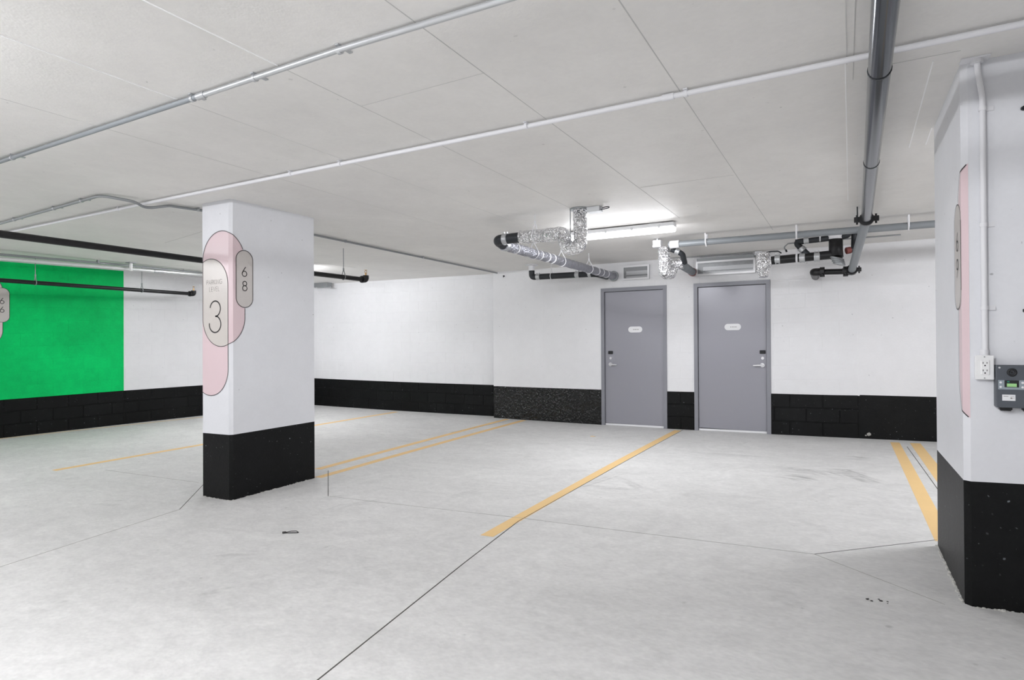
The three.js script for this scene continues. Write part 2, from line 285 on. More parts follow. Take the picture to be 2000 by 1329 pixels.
// ---------------------------------------------------------------- walls of painted blocks and cast panels
// every wall has its own frame: u runs along it, the face looks along +z of the frame
const GAP = 0.0016, BEV = 0.0016, BLOCK_DEPTH = 0.09;
function blockGeometry(u0, u1, lo0, lo1, hi0, hi1, bev) {
  const e = bev, f = 0, s = -e, t = -BLOCK_DEPTH, P = [];
  const tri = (a, b, c) => P.push(...a, ...b, ...c), quad = (a, b, c, d) => { tri(a, b, c); tri(a, c, d); };
  const F = [[u0 + e, lo0 + e, f], [u1 - e, lo1 + e, f], [u1 - e, hi1 - e, f], [u0 + e, hi0 - e, f]], S = [[u0, lo0, s], [u1, lo1, s], [u1, hi1, s], [u0, hi0, s]], B = [[u0, lo0, t], [u1, lo1, t], [u1, hi1, t], [u0, hi0, t]];
  quad(...F); for (let i = 0; i < 4; i++) { const j = (i + 1) % 4; quad(S[i], S[j], F[j], F[i]); quad(B[i], B[j], S[j], S[i]); }
  const g = new THREE.BufferGeometry(); g.setAttribute('position', new THREE.Float32BufferAttribute(P, 3)); g.computeVertexNormals(); return metreUV(g);
}
const BASE = 0.577, ROWB = BASE / 3, ROW = 0.2;
function rows(ground) { // lower edge of row j above the floor
  return (j) => j <= 3 ? j * ROWB : BASE + (j - 3) * ROW;
}
// blocks from u0 to u1; phase = u of a joint in the even rows; colour(u, j) picks the paint; splits = paint edges
function blockRun(wall, ground, u0, u1, phase, paint, { from = 0, to = 20, splits = [], low, cap = CEIL + 0.02, pitch = 0.408 } = {}) {
  const edge = rows(ground);
  for (let j = from; j < to; j++) {
    const h0 = edge(j), h1 = edge(j + 1); if (ground((u0 + u1) / 2) + h0 > cap - 0.02) break;
    const off = phase + (j % 2 ? pitch / 2 : 0), cuts = [u0]; let c = off + Math.ceil((u0 - off + 0.03) / pitch) * pitch;
    for (; c < u1 - 0.03; c += pitch) cuts.push(c);
    cuts.push(u1); for (const s of splits) if (s > u0 && s < u1 && !cuts.some((q) => Math.abs(q - s) < 0.01)) cuts.push(s);
    cuts.sort((a, b) => a - b);
    for (let i = 0; i < cuts.length - 1; i++) {
      const gap = j < 3 ? 0.004 : GAP, hard = (q) => splits.includes(q) || q === u0 || q === u1; const a = cuts[i] + (hard(cuts[i]) ? 0 : gap), b = cuts[i + 1] - (hard(cuts[i + 1]) ? 0 : gap);
      if (b - a < 0.012) continue;
      const y = (u, h, s) => Math.min(ground(u) + h + s * gap, cap);
      let la = y(a, h0, 1), lb = y(b, h0, 1); if (j === 0) { la -= 0.04; lb -= 0.04; }
      if (low !== undefined) { if (y(a, h1, -1) < low + 0.02) continue; la = Math.max(la, low); lb = Math.max(lb, low); }
      const ha = y(a, h1, -1), hb = y(b, h1, -1); if (ha - la < 0.015 && hb - lb < 0.015) continue;
      part('block', blockGeometry(a, b, la, lb, ha, hb, j < 3 ? 0.005 : BEV), paint((a + b) / 2, j), wall);
    }
  }
}
// smooth cast panels: black foot and white above
function castPanel(wall, ground, u0, u1, footMat, { depth = 0.09, front = 0 } = {}) {
  const lo = (u, z) => ground(u) - 0.04, mid = (u) => ground(u) + BASE, outline = [[u0, front - depth], [u0, front], [u1, front], [u1, front - depth]];
  part('painted_foot', prism(outline, lo, mid), footMat, wall, 'black painted foot of the panel'); part('cast_panel', prism(outline, mid, () => CEIL + 0.02), M.white, wall);
}
function backing(wall, ground, u0, u1, holes, mats, capY = CEIL + 0.05) { // mortar body behind the blocks, with openings, in two paints
  const make = (lo, hi, mat, name) => {
    const s = new THREE.Shape(); s.moveTo(u0, lo(u0)); s.lineTo(u1, lo(u1)); s.lineTo(u1, hi(u1)); s.lineTo(u0, hi(u0)); s.closePath();
    return [s, mat, name];
  };
  const parts = []; const xs = [u0, ...holes.flatMap((h) => [h[0], h[1]]), u1];
  for (let i = 0; i < xs.length - 1; i++) { const a = xs[i], b = xs[i + 1], hole = i % 2 === 1, top = () => capY;
    const back = -0.3, o = [[a, back], [a, -0.0018], [b, -0.0018], [b, back]], deep = [[a, back], [a, -0.006], [b, -0.006], [b, back]];
    if (hole) parts.push(['mortar', prism(o, () => holes[(i - 1) / 2][2], top), mats[1]]);
    else { parts.push(['mortar', prism(deep, (u) => ground(u) - 0.1, (u) => ground(u) + BASE), mats[0]]); parts.push(['mortar', prism(o, (u) => ground(u) + BASE, top), mats[1]]); } }
  parts.forEach(([n, g, m]) => part(n, g, m, wall));
}
function wallFrame(name, origin, dir) { // dir = direction of u in plan
  const l = Math.hypot(...dir), th = Math.atan2(-dir[1] / l, dir[0] / l); const w = structure(name, [origin[0], 0, origin[1]], th);
  const at = (u) => [origin[0] + dir[0] / l * u, origin[1] + dir[1] / l * u]; return { w, th, at, ground: (u) => { const [x, z] = at(u); return floorY(x, z); } };
}
const S1 = 0.0294, S2 = -0.0734, SW = -0.1785;
const k1 = Math.hypot(1, S1), k2 = Math.hypot(1, S2), kW = Math.hypot(1, SW);
// back wall with the doors
const BW = wallFrame('wall_back', [-2, -9.2743], [1, S1]); const uB = (x) => (x + 2) * k1;
const D1L = uB(-3.4901), D1R = uB(-2.4072), D2L = uB(-1.9917), D2R = uB(-0.9206), DTOP = 2.137;
{
  const { w, ground } = BW, end = uB(6.8), jog = uB(-5.584), white = (u, j) => j < 3 ? M.black : M.white;
  backing(w, ground, jog, end, [[D1L + 0.02, D1R - 0.02, DTOP - 0.02], [D2L + 0.02, D2R - 0.02, DTOP - 0.02]], [M.black, M.white]);
  castPanel(w, ground, jog, uB(-4.578), M.blackRough); castPanel(w, ground, uB(-4.57), D1L, M.blackRough);
  blockRun(w, ground, D1R, D2L, uB(-2.2), white);
  blockRun(w, ground, D2R, uB(0.15), uB(-0.677), white);
  blockRun(w, ground, D1L, D1R, uB(-3.2), white, { low: DTOP }); blockRun(w, ground, D2L, D2R, uB(-1.7), white, { low: DTOP });
  castPanel(w, ground, uB(0.168), end, M.black);
}
// left part of the back wall, set a little further back
const LW = wallFrame('wall_back_left', [-5.584, -9.5876], [1, S2]);
{
  const { w, ground } = LW, u0 = -4.9 * k2;
  backing(w, ground, u0, 0.05, [], [M.black, M.white]);
  blockRun(w, ground, u0, 0.05, -0.13, (u, j) => j < 3 ? M.black : M.white, {});
}
// wall at the left with the green field
const GW = wallFrame('wall_left', [-10.805, -6], [-SW, -1]); const uG = (z) => -(z + 6) * kW;
{
  const { w, ground } = GW, g = uG(-5.79), near = uG(-3.75), far = uG(-9.6);
  backing(w, ground, uG(5.6), near, [], [M.black, M.white]); backing(w, ground, near, g, [], [M.black, M.green], CEIL - 0.012); backing(w, ground, g, far, [], [M.black, M.white]); part('wall_cap', metreUV(box(g - near, 0.07, 0.29, (near + g) / 2, CEIL + 0.023, -0.152)), M.white, w);
  castPanel(w, ground, uG(5.6), near, M.black);
  blockRun(w, ground, near, far, uG(-4.61), (u, j) => j < 3 ? M.black : u < g ? M.green : M.white, { splits: [g], cap: CEIL - 0.012 });
}
// walls outside the picture that close the garage
{
  const r = structure('wall_right'); part('painted_foot', metreUV(box(0.3, 1, 17, 6.85, 0.15, -2.5)), M.black, r); part('cast_panel', metreUV(box(0.3, 2.2, 17, 6.86, 1.75, -2.5)), M.white, r);
  const f = structure('wall_front'); part('painted_foot', metreUV(box(20, 1, 0.3, -2.6, 0.1, 5.7)), M.black, f); part('cast_panel', metreUV(box(20, 2.2, 0.3, -2.6, 1.7, 5.71)), M.white, f);
}

// ---------------------------------------------------------------- doors
function makeDoor(name, UL, UR, hinge, lines) {
  const door = structure(name, [BW.at(UL)[0], 0, BW.at(UL)[1]], BW.th), W = UR - UL, y0 = BW.ground((UL + UR) / 2), fw = 0.055, pr = 0.014, dp = 0.14;
  const yL = BW.ground(UL) - 0.02, yR = BW.ground(UR) - 0.02;
  const bar = (x0, x1, ya, yb, z0, z1) => box(x1 - x0, yb - ya, z1 - z0, (x0 + x1) / 2, (ya + yb) / 2, (z0 + z1) / 2);
  // pressed steel frame: face, return and stop
  part('door_frame', [bar(0, fw, yL, DTOP, -dp, pr), bar(W - fw, W, yR, DTOP, -dp, pr), bar(fw, W - fw, DTOP - fw, DTOP, -dp, pr), bar(fw, fw + 0.018, yL, DTOP - fw, -dp, -0.042), bar(W - fw - 0.018, W - fw, yR, DTOP - fw, -dp, -0.042), bar(fw + 0.018, W - fw - 0.018, DTOP - fw - 0.018, DTOP - fw, -dp, -0.042)], M.frame, door);
  const g = 0.006, x0 = fw + g, x1 = W - fw - g, yb = Math.max(yL, yR) + 0.045, yt = DTOP - fw - 0.009;
  part('door_jamb_shadow_gap', [bar(fw, W - fw, y0 - 0.05, DTOP - fw, -0.16, -0.1)], M.darkHole, door);
  const slab = part('door_slab', box(x1 - x0, yt - yb, 0.044, (x0 + x1) / 2, (yt + yb) / 2, -0.038, 0.003), M.door, door);
  // sweep and threshold: a bright strip under the slab
  part('door_sweep', prism([[x0, -0.05], [x0, -0.012], [x1, -0.012], [x1, -0.05]], (u) => BW.ground(UL + u) + 0.002, (u) => BW.ground(UL + u) + 0.03), M.plaque, door, 'white strip under the door');
  const z = -0.016;
  { // rounded plaque with small lettering
    const [cx, cy, pw, ph] = lines.plaque, s = new THREE.Shape(), r = ph / 2;
    s.moveTo(-pw / 2 + r, -r); s.lineTo(pw / 2 - r, -r); s.absarc(pw / 2 - r, 0, r, -Math.PI / 2, Math.PI / 2, false); s.lineTo(-pw / 2 + r, r); s.absarc(-pw / 2 + r, 0, r, Math.PI / 2, Math.PI * 1.5, false);
    const pg = new THREE.ExtrudeGeometry(s, { depth: 0.006, bevelEnabled: true, bevelSize: 0.0015, bevelThickness: 0.0015, bevelSegments: 2, curveSegments: 12 }); pg.translate(cx - UL, cy, z);
    const plaque = part('door_plaque', pg, M.plaque, door, 'small white plaque with rounded ends');
    const n = 7, lw = 0.009, letters = []; for (let i = 0; i < n; i++) letters.push(box(lw * (i % 3 === 1 ? 0.45 : 0.8), 0.013, 0.0012, cx - UL - 0.03 + i * 0.0135, cy, z + 0.0083));
    part('plaque_lettering', letters, M.inkPale, plaque);
  }
  { const [cx, cy] = lines.reader; part('card_reader', [box(0.078, 0.05, 0.022, cx - UL, cy, z + 0.011, 0.008), box(0.05, 0.012, 0.004, cx - UL, cy + 0.006, z + 0.0235, 0.0015)], M.deviceDark, slab, 'black card reader'); }
  { const [cx, cy] = lines.lock; const c1 = new THREE.CylinderGeometry(0.02, 0.022, 0.02, 20); c1.rotateX(Math.PI / 2); c1.translate(cx - UL, cy, z + 0.01); part('lock_cylinder', [c1, box(0.004, 0.016, 0.004, cx - UL, cy, z + 0.021)], M.chrome, slab, 'round chrome lock'); }
  { const [cx, cy] = lines.lever, s = hinge; const rose = new THREE.CylinderGeometry(0.03, 0.033, 0.014, 24); rose.rotateX(Math.PI / 2); rose.translate(cx - UL, cy, z + 0.007); const c = cx - UL;
    part('door_handle', [rose, rod([c, cy, z + 0.01], [c, cy, z + 0.055], 0.013), sweep(route([[c, cy, z + 0.052], [c + s * 0.05, cy, z + 0.056], [c + s * 0.118, cy - 0.004, z + 0.05]], 0.02), (run) => 0.0135 - run * 0.03, 12)], M.chrome, slab, 'chrome lever handle'); }
  return door;
}
makeDoor('door_1', D1L, D1R, 1, { plaque: [uB(-2.917), 1.46, 0.228, 0.092], reader: [uB(-3.335), 1.092], lock: [uB(-3.33), 1.0], lever: [uB(-3.338), 0.898] });
makeDoor('door_2', D2L, D2R, -1, { plaque: [uB(-1.436), 1.473, 0.228, 0.092], reader: [uB(-1.03), 1.106], lock: [uB(-1.029), 1.018], lever: [uB(-1.033), 0.917] });

// ---------------------------------------------------------------- columns and their signs
const MC = { x0: -5.136, x1: -4.742, z0: -3.43, z1: -4.408, c: 0.025 }, RC = { x0: 0.481, x1: 1.6, z0: -3.455, z1: -4.403, c: 0.025 };
{
  const t = thing('column', 'free-standing white concrete column with a black base, dotted with chips, and pink parking signs', 'column', [(MC.x0 + MC.x1) / 2, 0, (MC.z0 + MC.z1) / 2]);
  const { x0, x1, z0, z1, c } = MC, ox = t.position.x, oz = t.position.z;
  const o = [[x0, z0], [x1 - c, z0], [x1, z0 - c], [x1, z1 + c], [x1 - c, z1], [x0, z1]].map(([x, z]) => [x - ox, z - oz]), f = (x, z) => floorY(x + ox, z + oz);
  part('base_paint', prism(o, (x, z) => f(x, z) - 0.05, (x, z) => f(x, z) + 0.579), M.black, t, 'black painted base'); part('shaft', prism(o, (x, z) => f(x, z) + 0.579, () => CEIL + 0.01), M.column, t);
}
{
  const t = thing('column', 'big white concrete column at the right edge with socket, conduit and grey detector', 'column', [(RC.x0 + RC.x1) / 2, 0, (RC.z0 + RC.z1) / 2]);
  const { x0, x1, z0, z1, c } = RC, ox = t.position.x, oz = t.position.z;
  const o = [[x0, z1], [x0, z0 - c], [x0 + c, z0], [x1, z0], [x1, z1]].map(([x, z]) => [x - ox, z - oz]), f = (x, z) => floorY(x + ox, z + oz);
  part('base_paint', prism(o, (x, z) => f(x, z) - 0.05, (x, z) => f(x, z) + 0.577), M.black, t, 'black painted base'); part('shaft', prism(o, (x, z) => f(x, z) + 0.577, () => CEIL + 0.01), M.column, t);
}
// crumbs of grout where the columns meet the floor
function grout(t, runs, seed) {
  const r = mulberry(seed), g = [], ox = t.position.x, oz = t.position.z;
  for (const [a, b, n] of runs) for (let i = 0; i < n; i++) { const k = r(), s = 0.002 + 0.006 * r() ** 3, x = lerp(a[0], b[0], k) + (r() - 0.5) * 0.012, z = lerp(a[1], b[1], k) + (r() - 0.5) * 0.012; const c = new THREE.IcosahedronGeometry(s, 0); c.scale(1 + r(), 0.6 + r() * 0.5, 1 + r()); c.rotateY(r() * 6.3); c.translate(x - ox, floorY(x, z) + s * 0.2, z - oz); g.push(c); }
  part('grout_crumbs', g, M.grout, t, 'pale crumbs along the foot').userData.kind = 'stuff';
}
grout(scene.getObjectByName('column'), [[[MC.x0, MC.z0 + 0.005], [MC.x1, MC.z0 + 0.005], 60], [[MC.x1 + 0.005, MC.z0], [MC.x1 + 0.005, MC.z1], 110]], 21);
grout(scene.getObjectByName('column_001'), [[[RC.x0 - 0.005, RC.z1], [RC.x0 - 0.005, RC.z0 - RC.c], 150], [[RC.x0 + RC.c, RC.z0 + 0.005], [1.3, RC.z0 + 0.005], 130]], 22);
// vinyl signs follow the faces of what they stick to: wrap(s) gives the place and outward direction at distance s along the wall
const wrapMid = (s) => { const { x0, x1, z0, c } = MC, a = x1 - c - x0, b = a + c * Math.SQRT2; if (s < 0) return [x0, z0 + s, -1, 0]; if (s < a) return [x0 + s, z0, 0, 1]; if (s < b) { const t = (s - a) / Math.SQRT2; return [x1 - c + t, z0 - t, 0.7071, 0.7071]; } return [x1, z0 - c - (s - b), 1, 0]; };
const wrapRight = (s) => { const { x0, z0, c } = RC, b = c * Math.SQRT2; if (s < -b) return [x0, z0 - c + (s + b), -1, 0]; const t = (s + b) / Math.SQRT2; if (s < 0) return [x0 + t, z0 - c + t, -0.7071, 0.7071]; return [x0 + c + s, z0, 0, 1]; };
const wrapGreen = (s) => { const [x, z] = GW.at(s), n = new THREE.Vector3(0, 0, 1).applyAxisAngle(new THREE.Vector3(0, 1, 0), GW.th); return [x, z, n.x, n.z]; };
const capsule = (s0, s1, y0, y1) => { const R = (s1 - s0) / 2, c = (s0 + s1) / 2, h = (s) => { const d = Math.abs(s - c); return d > R ? null : Math.sqrt(Math.max(0, R * R - d * d)); }; return { s0, s1, lo: (s) => y0 + R - h(clamp(s, s0, s1)), hi: (s) => y1 - R + h(clamp(s, s0, s1)), R, c, y0, y1 }; };
function film(wrap, s0, s1, lo, hi, lift, breaks = []) { // thin film with an edge thickness
  const S = new Set([s0, s1, ...breaks.filter((b) => b > s0 && b < s1).flatMap((b) => [b - 1e-5, b + 1e-5])]); const n = 72; for (let i = 0; i <= n; i++) S.add(s0 + (s1 - s0) * (0.5 - 0.5 * Math.cos(Math.PI * i / n)));
  const L = [...S].sort((a, b) => a - b), P = [], quad = (a, b, c, d) => P.push(...a, ...b, ...c, ...a, ...c, ...d), pt = (s, y, h) => { const [x, z, nx, nz] = wrap(s); return [x + nx * h, y, z + nz * h]; };
  for (let i = 0; i < L.length - 1; i++) { const a = L[i], b = L[i + 1], A = [lo(a), hi(a)], B = [lo(b), hi(b)]; if (A[1] <= A[0] && B[1] <= B[0]) continue;
    quad(pt(a, A[0], lift), pt(b, B[0], lift), pt(b, B[1], lift), pt(a, A[1], lift)); quad(pt(a, A[1], lift), pt(b, B[1], lift), pt(b, B[1], 0), pt(a, A[1], 0)); quad(pt(a, A[0], 0), pt(b, B[0], 0), pt(b, B[0], lift), pt(a, A[0], lift)); }
  const g = new THREE.BufferGeometry(); g.setAttribute('position', new THREE.Float32BufferAttribute(P, 3)); g.computeVertexNormals(); return metreUV(g);
}
function ribbon(wrap, pts, w, lift, flip = 1) { // printed stroke of width w through [s, y] points
  const P = [], quad = (a, b, c, d) => P.push(...a, ...b, ...c, ...a, ...c, ...d), pt = (s, y) => { const [x, z, nx, nz] = wrap(s); return [x + nx * lift, y, z + nz * lift]; };
  const off = pts.map((p, i) => { const a = pts[Math.max(0, i - 1)], b = pts[Math.min(pts.length - 1, i + 1)], dx = b[0] - a[0], dy = b[1] - a[1], l = Math.hypot(dx, dy) || 1; return [-dy / l * w / 2, dx / l * w / 2]; });
  for (let i = 0; i < pts.length - 1; i++) { const [a, b] = [pts[i], pts[i + 1]], [m, n] = [off[i], off[i + 1]]; const q = [pt(a[0] - m[0], a[1] - m[1]), pt(b[0] - n[0], b[1] - n[1]), pt(b[0] + n[0], b[1] + n[1]), pt(a[0] + m[0], a[1] + m[1])]; quad(...q); }
  const g = new THREE.BufferGeometry(); g.setAttribute('position', new THREE.Float32BufferAttribute(P, 3)); g.computeVertexNormals(); return metreUV(g);
}
function outline(c, a = c.s0, b = c.s1) { // closed or cut rim of a capsule as point lists
  const top = [], bot = [], n = 80; for (let i = 0; i <= n; i++) { const s = clamp(c.c - c.R * Math.cos(Math.PI * i / n), a, b); top.push([s, c.hi(s)]); bot.push([s, c.lo(s)]); }
  return { top, bot };
}
const arc = (cx, cy, rx, ry, a0, a1, n = 28) => Array.from({ length: n + 1 }, (_, i) => { const a = (a0 + (a1 - a0) * i / n) * RAD; return [cx + rx * Math.cos(a), cy + ry * Math.sin(a)]; });
const GLYPH = { // strokes in a box one unit high
  6: () => [[[0.44, 1.0], [0.3, 0.8], [0.13, 0.52], [0.05, 0.36], [0.035, 0.28]], arc(0.3, 0.29, 0.27, 0.27, 180, -180, 40)],
  9: () => [[[0.16, 0], [0.3, 0.2], [0.47, 0.48], [0.55, 0.64], [0.565, 0.72]], arc(0.3, 0.71, 0.27, 0.27, 0, 360, 40)],
  8: () => [arc(0.3, 0.745, 0.225, 0.225, 0, 360, 36), arc(0.3, 0.26, 0.255, 0.26, 0, 360, 40)],
  3: () => [[...arc(0.3, 0.755, 0.25, 0.245, 172, -80, 36), [0.3, 0.515]], [[0.3, 0.515], ...arc(0.29, 0.262, 0.28, 0.262, 72, -188, 40)]],
  P: () => [[[0.05, 0], [0.05, 1], [0.28, 1], ...arc(0.28, 0.75, 0.22, 0.25, 90, -90, 14), [0.05, 0.5]]],
  A: () => [[[0, 0], [0.33, 1], [0.66, 0]], [[0.11, 0.33], [0.55, 0.33]]],
  R: () => [[[0.05, 0], [0.05, 1], [0.26, 1], ...arc(0.26, 0.75, 0.22, 0.25, 90, -90, 14), [0.05, 0.5]], [[0.24, 0.5], [0.5, 0]]],
  K: () => [[[0.05, 0], [0.05, 1]], [[0.48, 1], [0.07, 0.5], [0.52, 0]]],
  I: () => [[[0.05, 0], [0.05, 1]]],
  N: () => [[[0.05, 0], [0.05, 1], [0.6, 0], [0.6, 1]]],
  G: () => [[...arc(0.42, 0.5, 0.4, 0.5, 45, 315, 26), [0.76, 0.45], [0.45, 0.45]]],
  L: () => [[[0.05, 1], [0.05, 0], [0.4, 0]]],
  E: () => [[[0.42, 1], [0.05, 1], [0.05, 0], [0.42, 0]], [[0.05, 0.52], [0.4, 0.52]]],
  V: () => [[[0, 1], [0.29, 0], [0.58, 1]]],
};
const WIDE = { P: 0.5, A: 0.66, R: 0.53, K: 0.54, I: 0.1, N: 0.65, G: 0.82, L: 0.42, E: 0.44, V: 0.58 };
const glyph = (wrap, ch, s, y, h, w, lift, sx = 1) => GLYPH[ch]().map((st) => ribbon(wrap, st.map(([a, b]) => [s + a * h * sx, y + b * h]), w, lift));
function word(wrap, text, s0, s1, y, h, w, lift) { const gap = 0.16, total = [...text].reduce((t, c) => t + WIDE[c], 0) + gap * (text.length - 1), sx = (s1 - s0) / (total * h); let s = s0; return [...text].flatMap((c) => { const g = glyph(wrap, c, s, y, h, w, lift, sx); s += (WIDE[c] + gap) * h * sx; return g; }); }
const rims = (wrap, c, w, lift, a, b, keep = () => true) => { const o = outline(c, a, b), out = []; for (const side of [o.top, o.bot]) { let run = []; for (const p of side) { if (keep(p)) run.push(p); else { if (run.length > 1) out.push(ribbon(wrap, run, w, lift)); run = []; } } if (run.length > 1) out.push(ribbon(wrap, run, w, lift)); }
  const left = [[c.s0, c.lo(c.s0)], [c.s0, c.hi(c.s0)]], right = [[c.s1, c.lo(c.s1)], [c.s1, c.hi(c.s1)]]; for (const [e, q] of [[left, a === undefined || a <= c.s0], [right, b === undefined || b >= c.s1]]) if (q) { const pts = Array.from({ length: 60 }, (_, i) => [e[0][0], lerp(e[0][1], e[1][1], i / 59)]); let run = []; for (const p of pts) { if (keep(p)) run.push(p); else { if (run.length > 1) out.push(ribbon(wrap, run, w, lift)); run = []; } } if (run.length > 1) out.push(ribbon(wrap, run, w, lift)); }
  return out; };
{ // sign on the free-standing column
  const t = thing('parking_sign', 'pink and beige sign reading PARKING LEVEL 3 and 68 wrapped round the free-standing column', 'sign');
  const aEdge = MC.x1 - MC.c - MC.x0, bEdge = aEdge + MC.c * Math.SQRT2, br = [0, aEdge, bEdge];
  const A = capsule(0.008, 0.523, 1.236, 2.269), B = capsule(-0.13, 0.362, 0.792, 2.028), C = capsule(bEdge + 0.03, bEdge + 0.202, 1.587, 2.102);
  const inC = ([s, y]) => s > C.s0 && s < C.s1 && y > C.lo(s) && y < C.hi(s);
  part('upper_capsule', film(wrapMid, A.s0, A.s1, A.lo, A.hi, 0.0008, br), M.pink, t, 'pink rounded field');
  part('lower_capsule', film(wrapMid, B.s0, B.s1, B.lo, B.hi, 0.0009, br), M.pink, t, 'pink rounded field');
  part('overlap_field', film(wrapMid, A.s0, B.s1, (s) => Math.max(A.lo(s), B.lo(s)), (s) => Math.min(A.hi(s), B.hi(s)), 0.0016, br), M.beige, t, 'beige field behind the number 3');
  part('number_plate', film(wrapMid, C.s0, C.s1, C.lo, C.hi, 0.0022, br), M.beigeDark, t, 'beige plate behind the number 68');
  part('outline', [...rims(wrapMid, A, 0.0058, 0.003, undefined, undefined, (p) => !inC(p)), ...rims(wrapMid, B, 0.0058, 0.003, undefined, undefined, (p) => !inC(p)), ...rims(wrapMid, C, 0.0062, 0.0036)], M.ink, t);
  part('word_parking', word(wrapMid, 'PARKING', 0.062, 0.285, 1.797, 0.04, 0.003, 0.003), M.inkPale, t); part('word_level', word(wrapMid, 'LEVEL', 0.1, 0.245, 1.733, 0.04, 0.003, 0.003), M.inkPale, t);
  part('large_numeral', GLYPH[3]().map((st) => ribbon(wrapMid, st.map(([a, b]) => [0.098 + a * 0.29, 1.362 + b * 0.283]), 0.0125, 0.003)), M.ink, t);
  const cs = (C.s0 + C.s1) / 2; part('bay_digit', glyph(wrapMid, '6', cs - 0.028, 1.866, 0.088, 0.0075, 0.0042), M.ink, t); part('bay_digit', glyph(wrapMid, '8', cs - 0.025, 1.738, 0.088, 0.0075, 0.0042), M.ink, t);
}
{ // sign wrapping the corner of the right-hand column
  const t = thing('parking_sign', 'pink sign with number 69 wrapped round the corner of the right-hand column', 'sign');
  const A = capsule(-0.112, 0.40, 0.848, 2.118), C = capsule(-0.212, -0.038, 1.402, 1.905), br = [-RC.c * Math.SQRT2];
  const inC = ([s, y]) => s > C.s0 && s < C.s1 && y > C.lo(s) && y < C.hi(s);
  part('upper_capsule', film(wrapRight, A.s0, -1e-4, A.lo, A.hi, 0.0009, br), M.pink, t, 'pink rounded field');
  part('number_plate', film(wrapRight, C.s0, C.s1, C.lo, C.hi, 0.0022, br), M.beigeDark, t, 'beige plate behind the number 69');
  part('outline', [...rims(wrapRight, A, 0.0055, 0.003, A.s0, -1e-4, (p) => p[0] < -0.0005 && !inC(p)), ...rims(wrapRight, C, 0.005, 0.0036)], M.ink, t);
  const cs = (C.s0 + C.s1) / 2; part('bay_digit', glyph(wrapRight, '6', cs - 0.028, 1.682, 0.088, 0.0075, 0.0042), M.ink, t); part('bay_digit', glyph(wrapRight, '9', cs - 0.028, 1.556, 0.088, 0.0075, 0.0042), M.ink, t);
}
{ // sign on the green wall, mostly outside the picture
  const t = thing('parking_sign', 'beige and pink sign with number 66 on the green wall at the left edge', 'sign');
  const A = capsule(uG(-3.69), uG(-4.2), 1.225, 2.34), C = capsule(uG(-4.108), uG(-4.28), 1.61, 2.13);
  const inC = ([s, y]) => s > C.s0 && s < C.s1 && y > C.lo(s) && y < C.hi(s);
  part('upper_capsule', film(wrapGreen, A.s0, A.s1, A.lo, A.hi, 0.0025), M.pink, t, 'pink rounded field'); part('number_plate', film(wrapGreen, C.s0, C.s1, C.lo, C.hi, 0.004), M.beigeDark, t, 'beige plate behind the number 66');
  part('outline', [...rims(wrapGreen, A, 0.006, 0.0045, undefined, undefined, (p) => !inC(p)), ...rims(wrapGreen, C, 0.006, 0.005)], M.ink, t);
  const cs = (C.s0 + C.s1) / 2; part('bay_digit', glyph(wrapGreen, '6', cs - 0.028, 1.889, 0.088, 0.0085, 0.0055), M.ink, t); part('bay_digit', glyph(wrapGreen, '6', cs - 0.028, 1.758, 0.088, 0.0085, 0.0055), M.ink, t);
}

// ---------------------------------------------------------------- strip lights
for (const [x, z, upward, strength, label, side = 1] of LIGHTS) {
  const t = thing('strip_light', label, 'light', [x, CEIL, z]), L = 1.22;
  part('housing', [box(L, 0.05, 0.115, 0, -0.035, 0, 0.012), box(0.12, 0.014, 0.06, -0.4, -0.006, 0), box(0.12, 0.014, 0.06, 0.4, -0.006, 0)], M.housing, t);
  const s = new THREE.Shape(); s.moveTo(-0.055, 0); s.lineTo(0.055, 0); s.bezierCurveTo(0.055, -0.03, 0.045, -0.05, 0, -0.05); s.bezierCurveTo(-0.045, -0.05, -0.055, -0.03, -0.055, 0);
  const g = new THREE.ExtrudeGeometry(s, { depth: L - 0.05, bevelEnabled: true, bevelSize: 0.004, bevelThickness: 0.02, bevelSegments: 2, curveSegments: 10 }); g.translate(0, 0, -(L - 0.05) / 2); g.rotateY(Math.PI / 2); g.translate(0, -0.06, 0);
  part('lens', g, M.lens, t, 'glowing white lens');
  for (const q of [-0.45, -0.15, 0.15, 0.45]) part('clip', box(0.022, 0.034, 0.121, q, -0.05, 0, 0.003), M.galv, t);
  // the lens gives light downwards, sideways and a little upwards
  for (const [tilt, share, y, z0] of [[0, 0.8, -0.118, 0], [side, 0.85, -0.1, 0.062], [-side, 0.85, -0.1, -0.062], [1.85, 0.8 * upward, -0.078, 0.07], [-1.85, 0.8 * upward, -0.078, -0.07]]) { const l = new THREE.RectAreaLight(LAMP_COLOR, LAMP * strength * share, L - 0.04, Math.abs(tilt) > 1.5 ? 0.04 : 0.09); l.rotation.set(-Math.PI / 2 - tilt, 0, 0); l.position.set(0, y, z0); l.name = 'lamp'; t.add(l); }
}

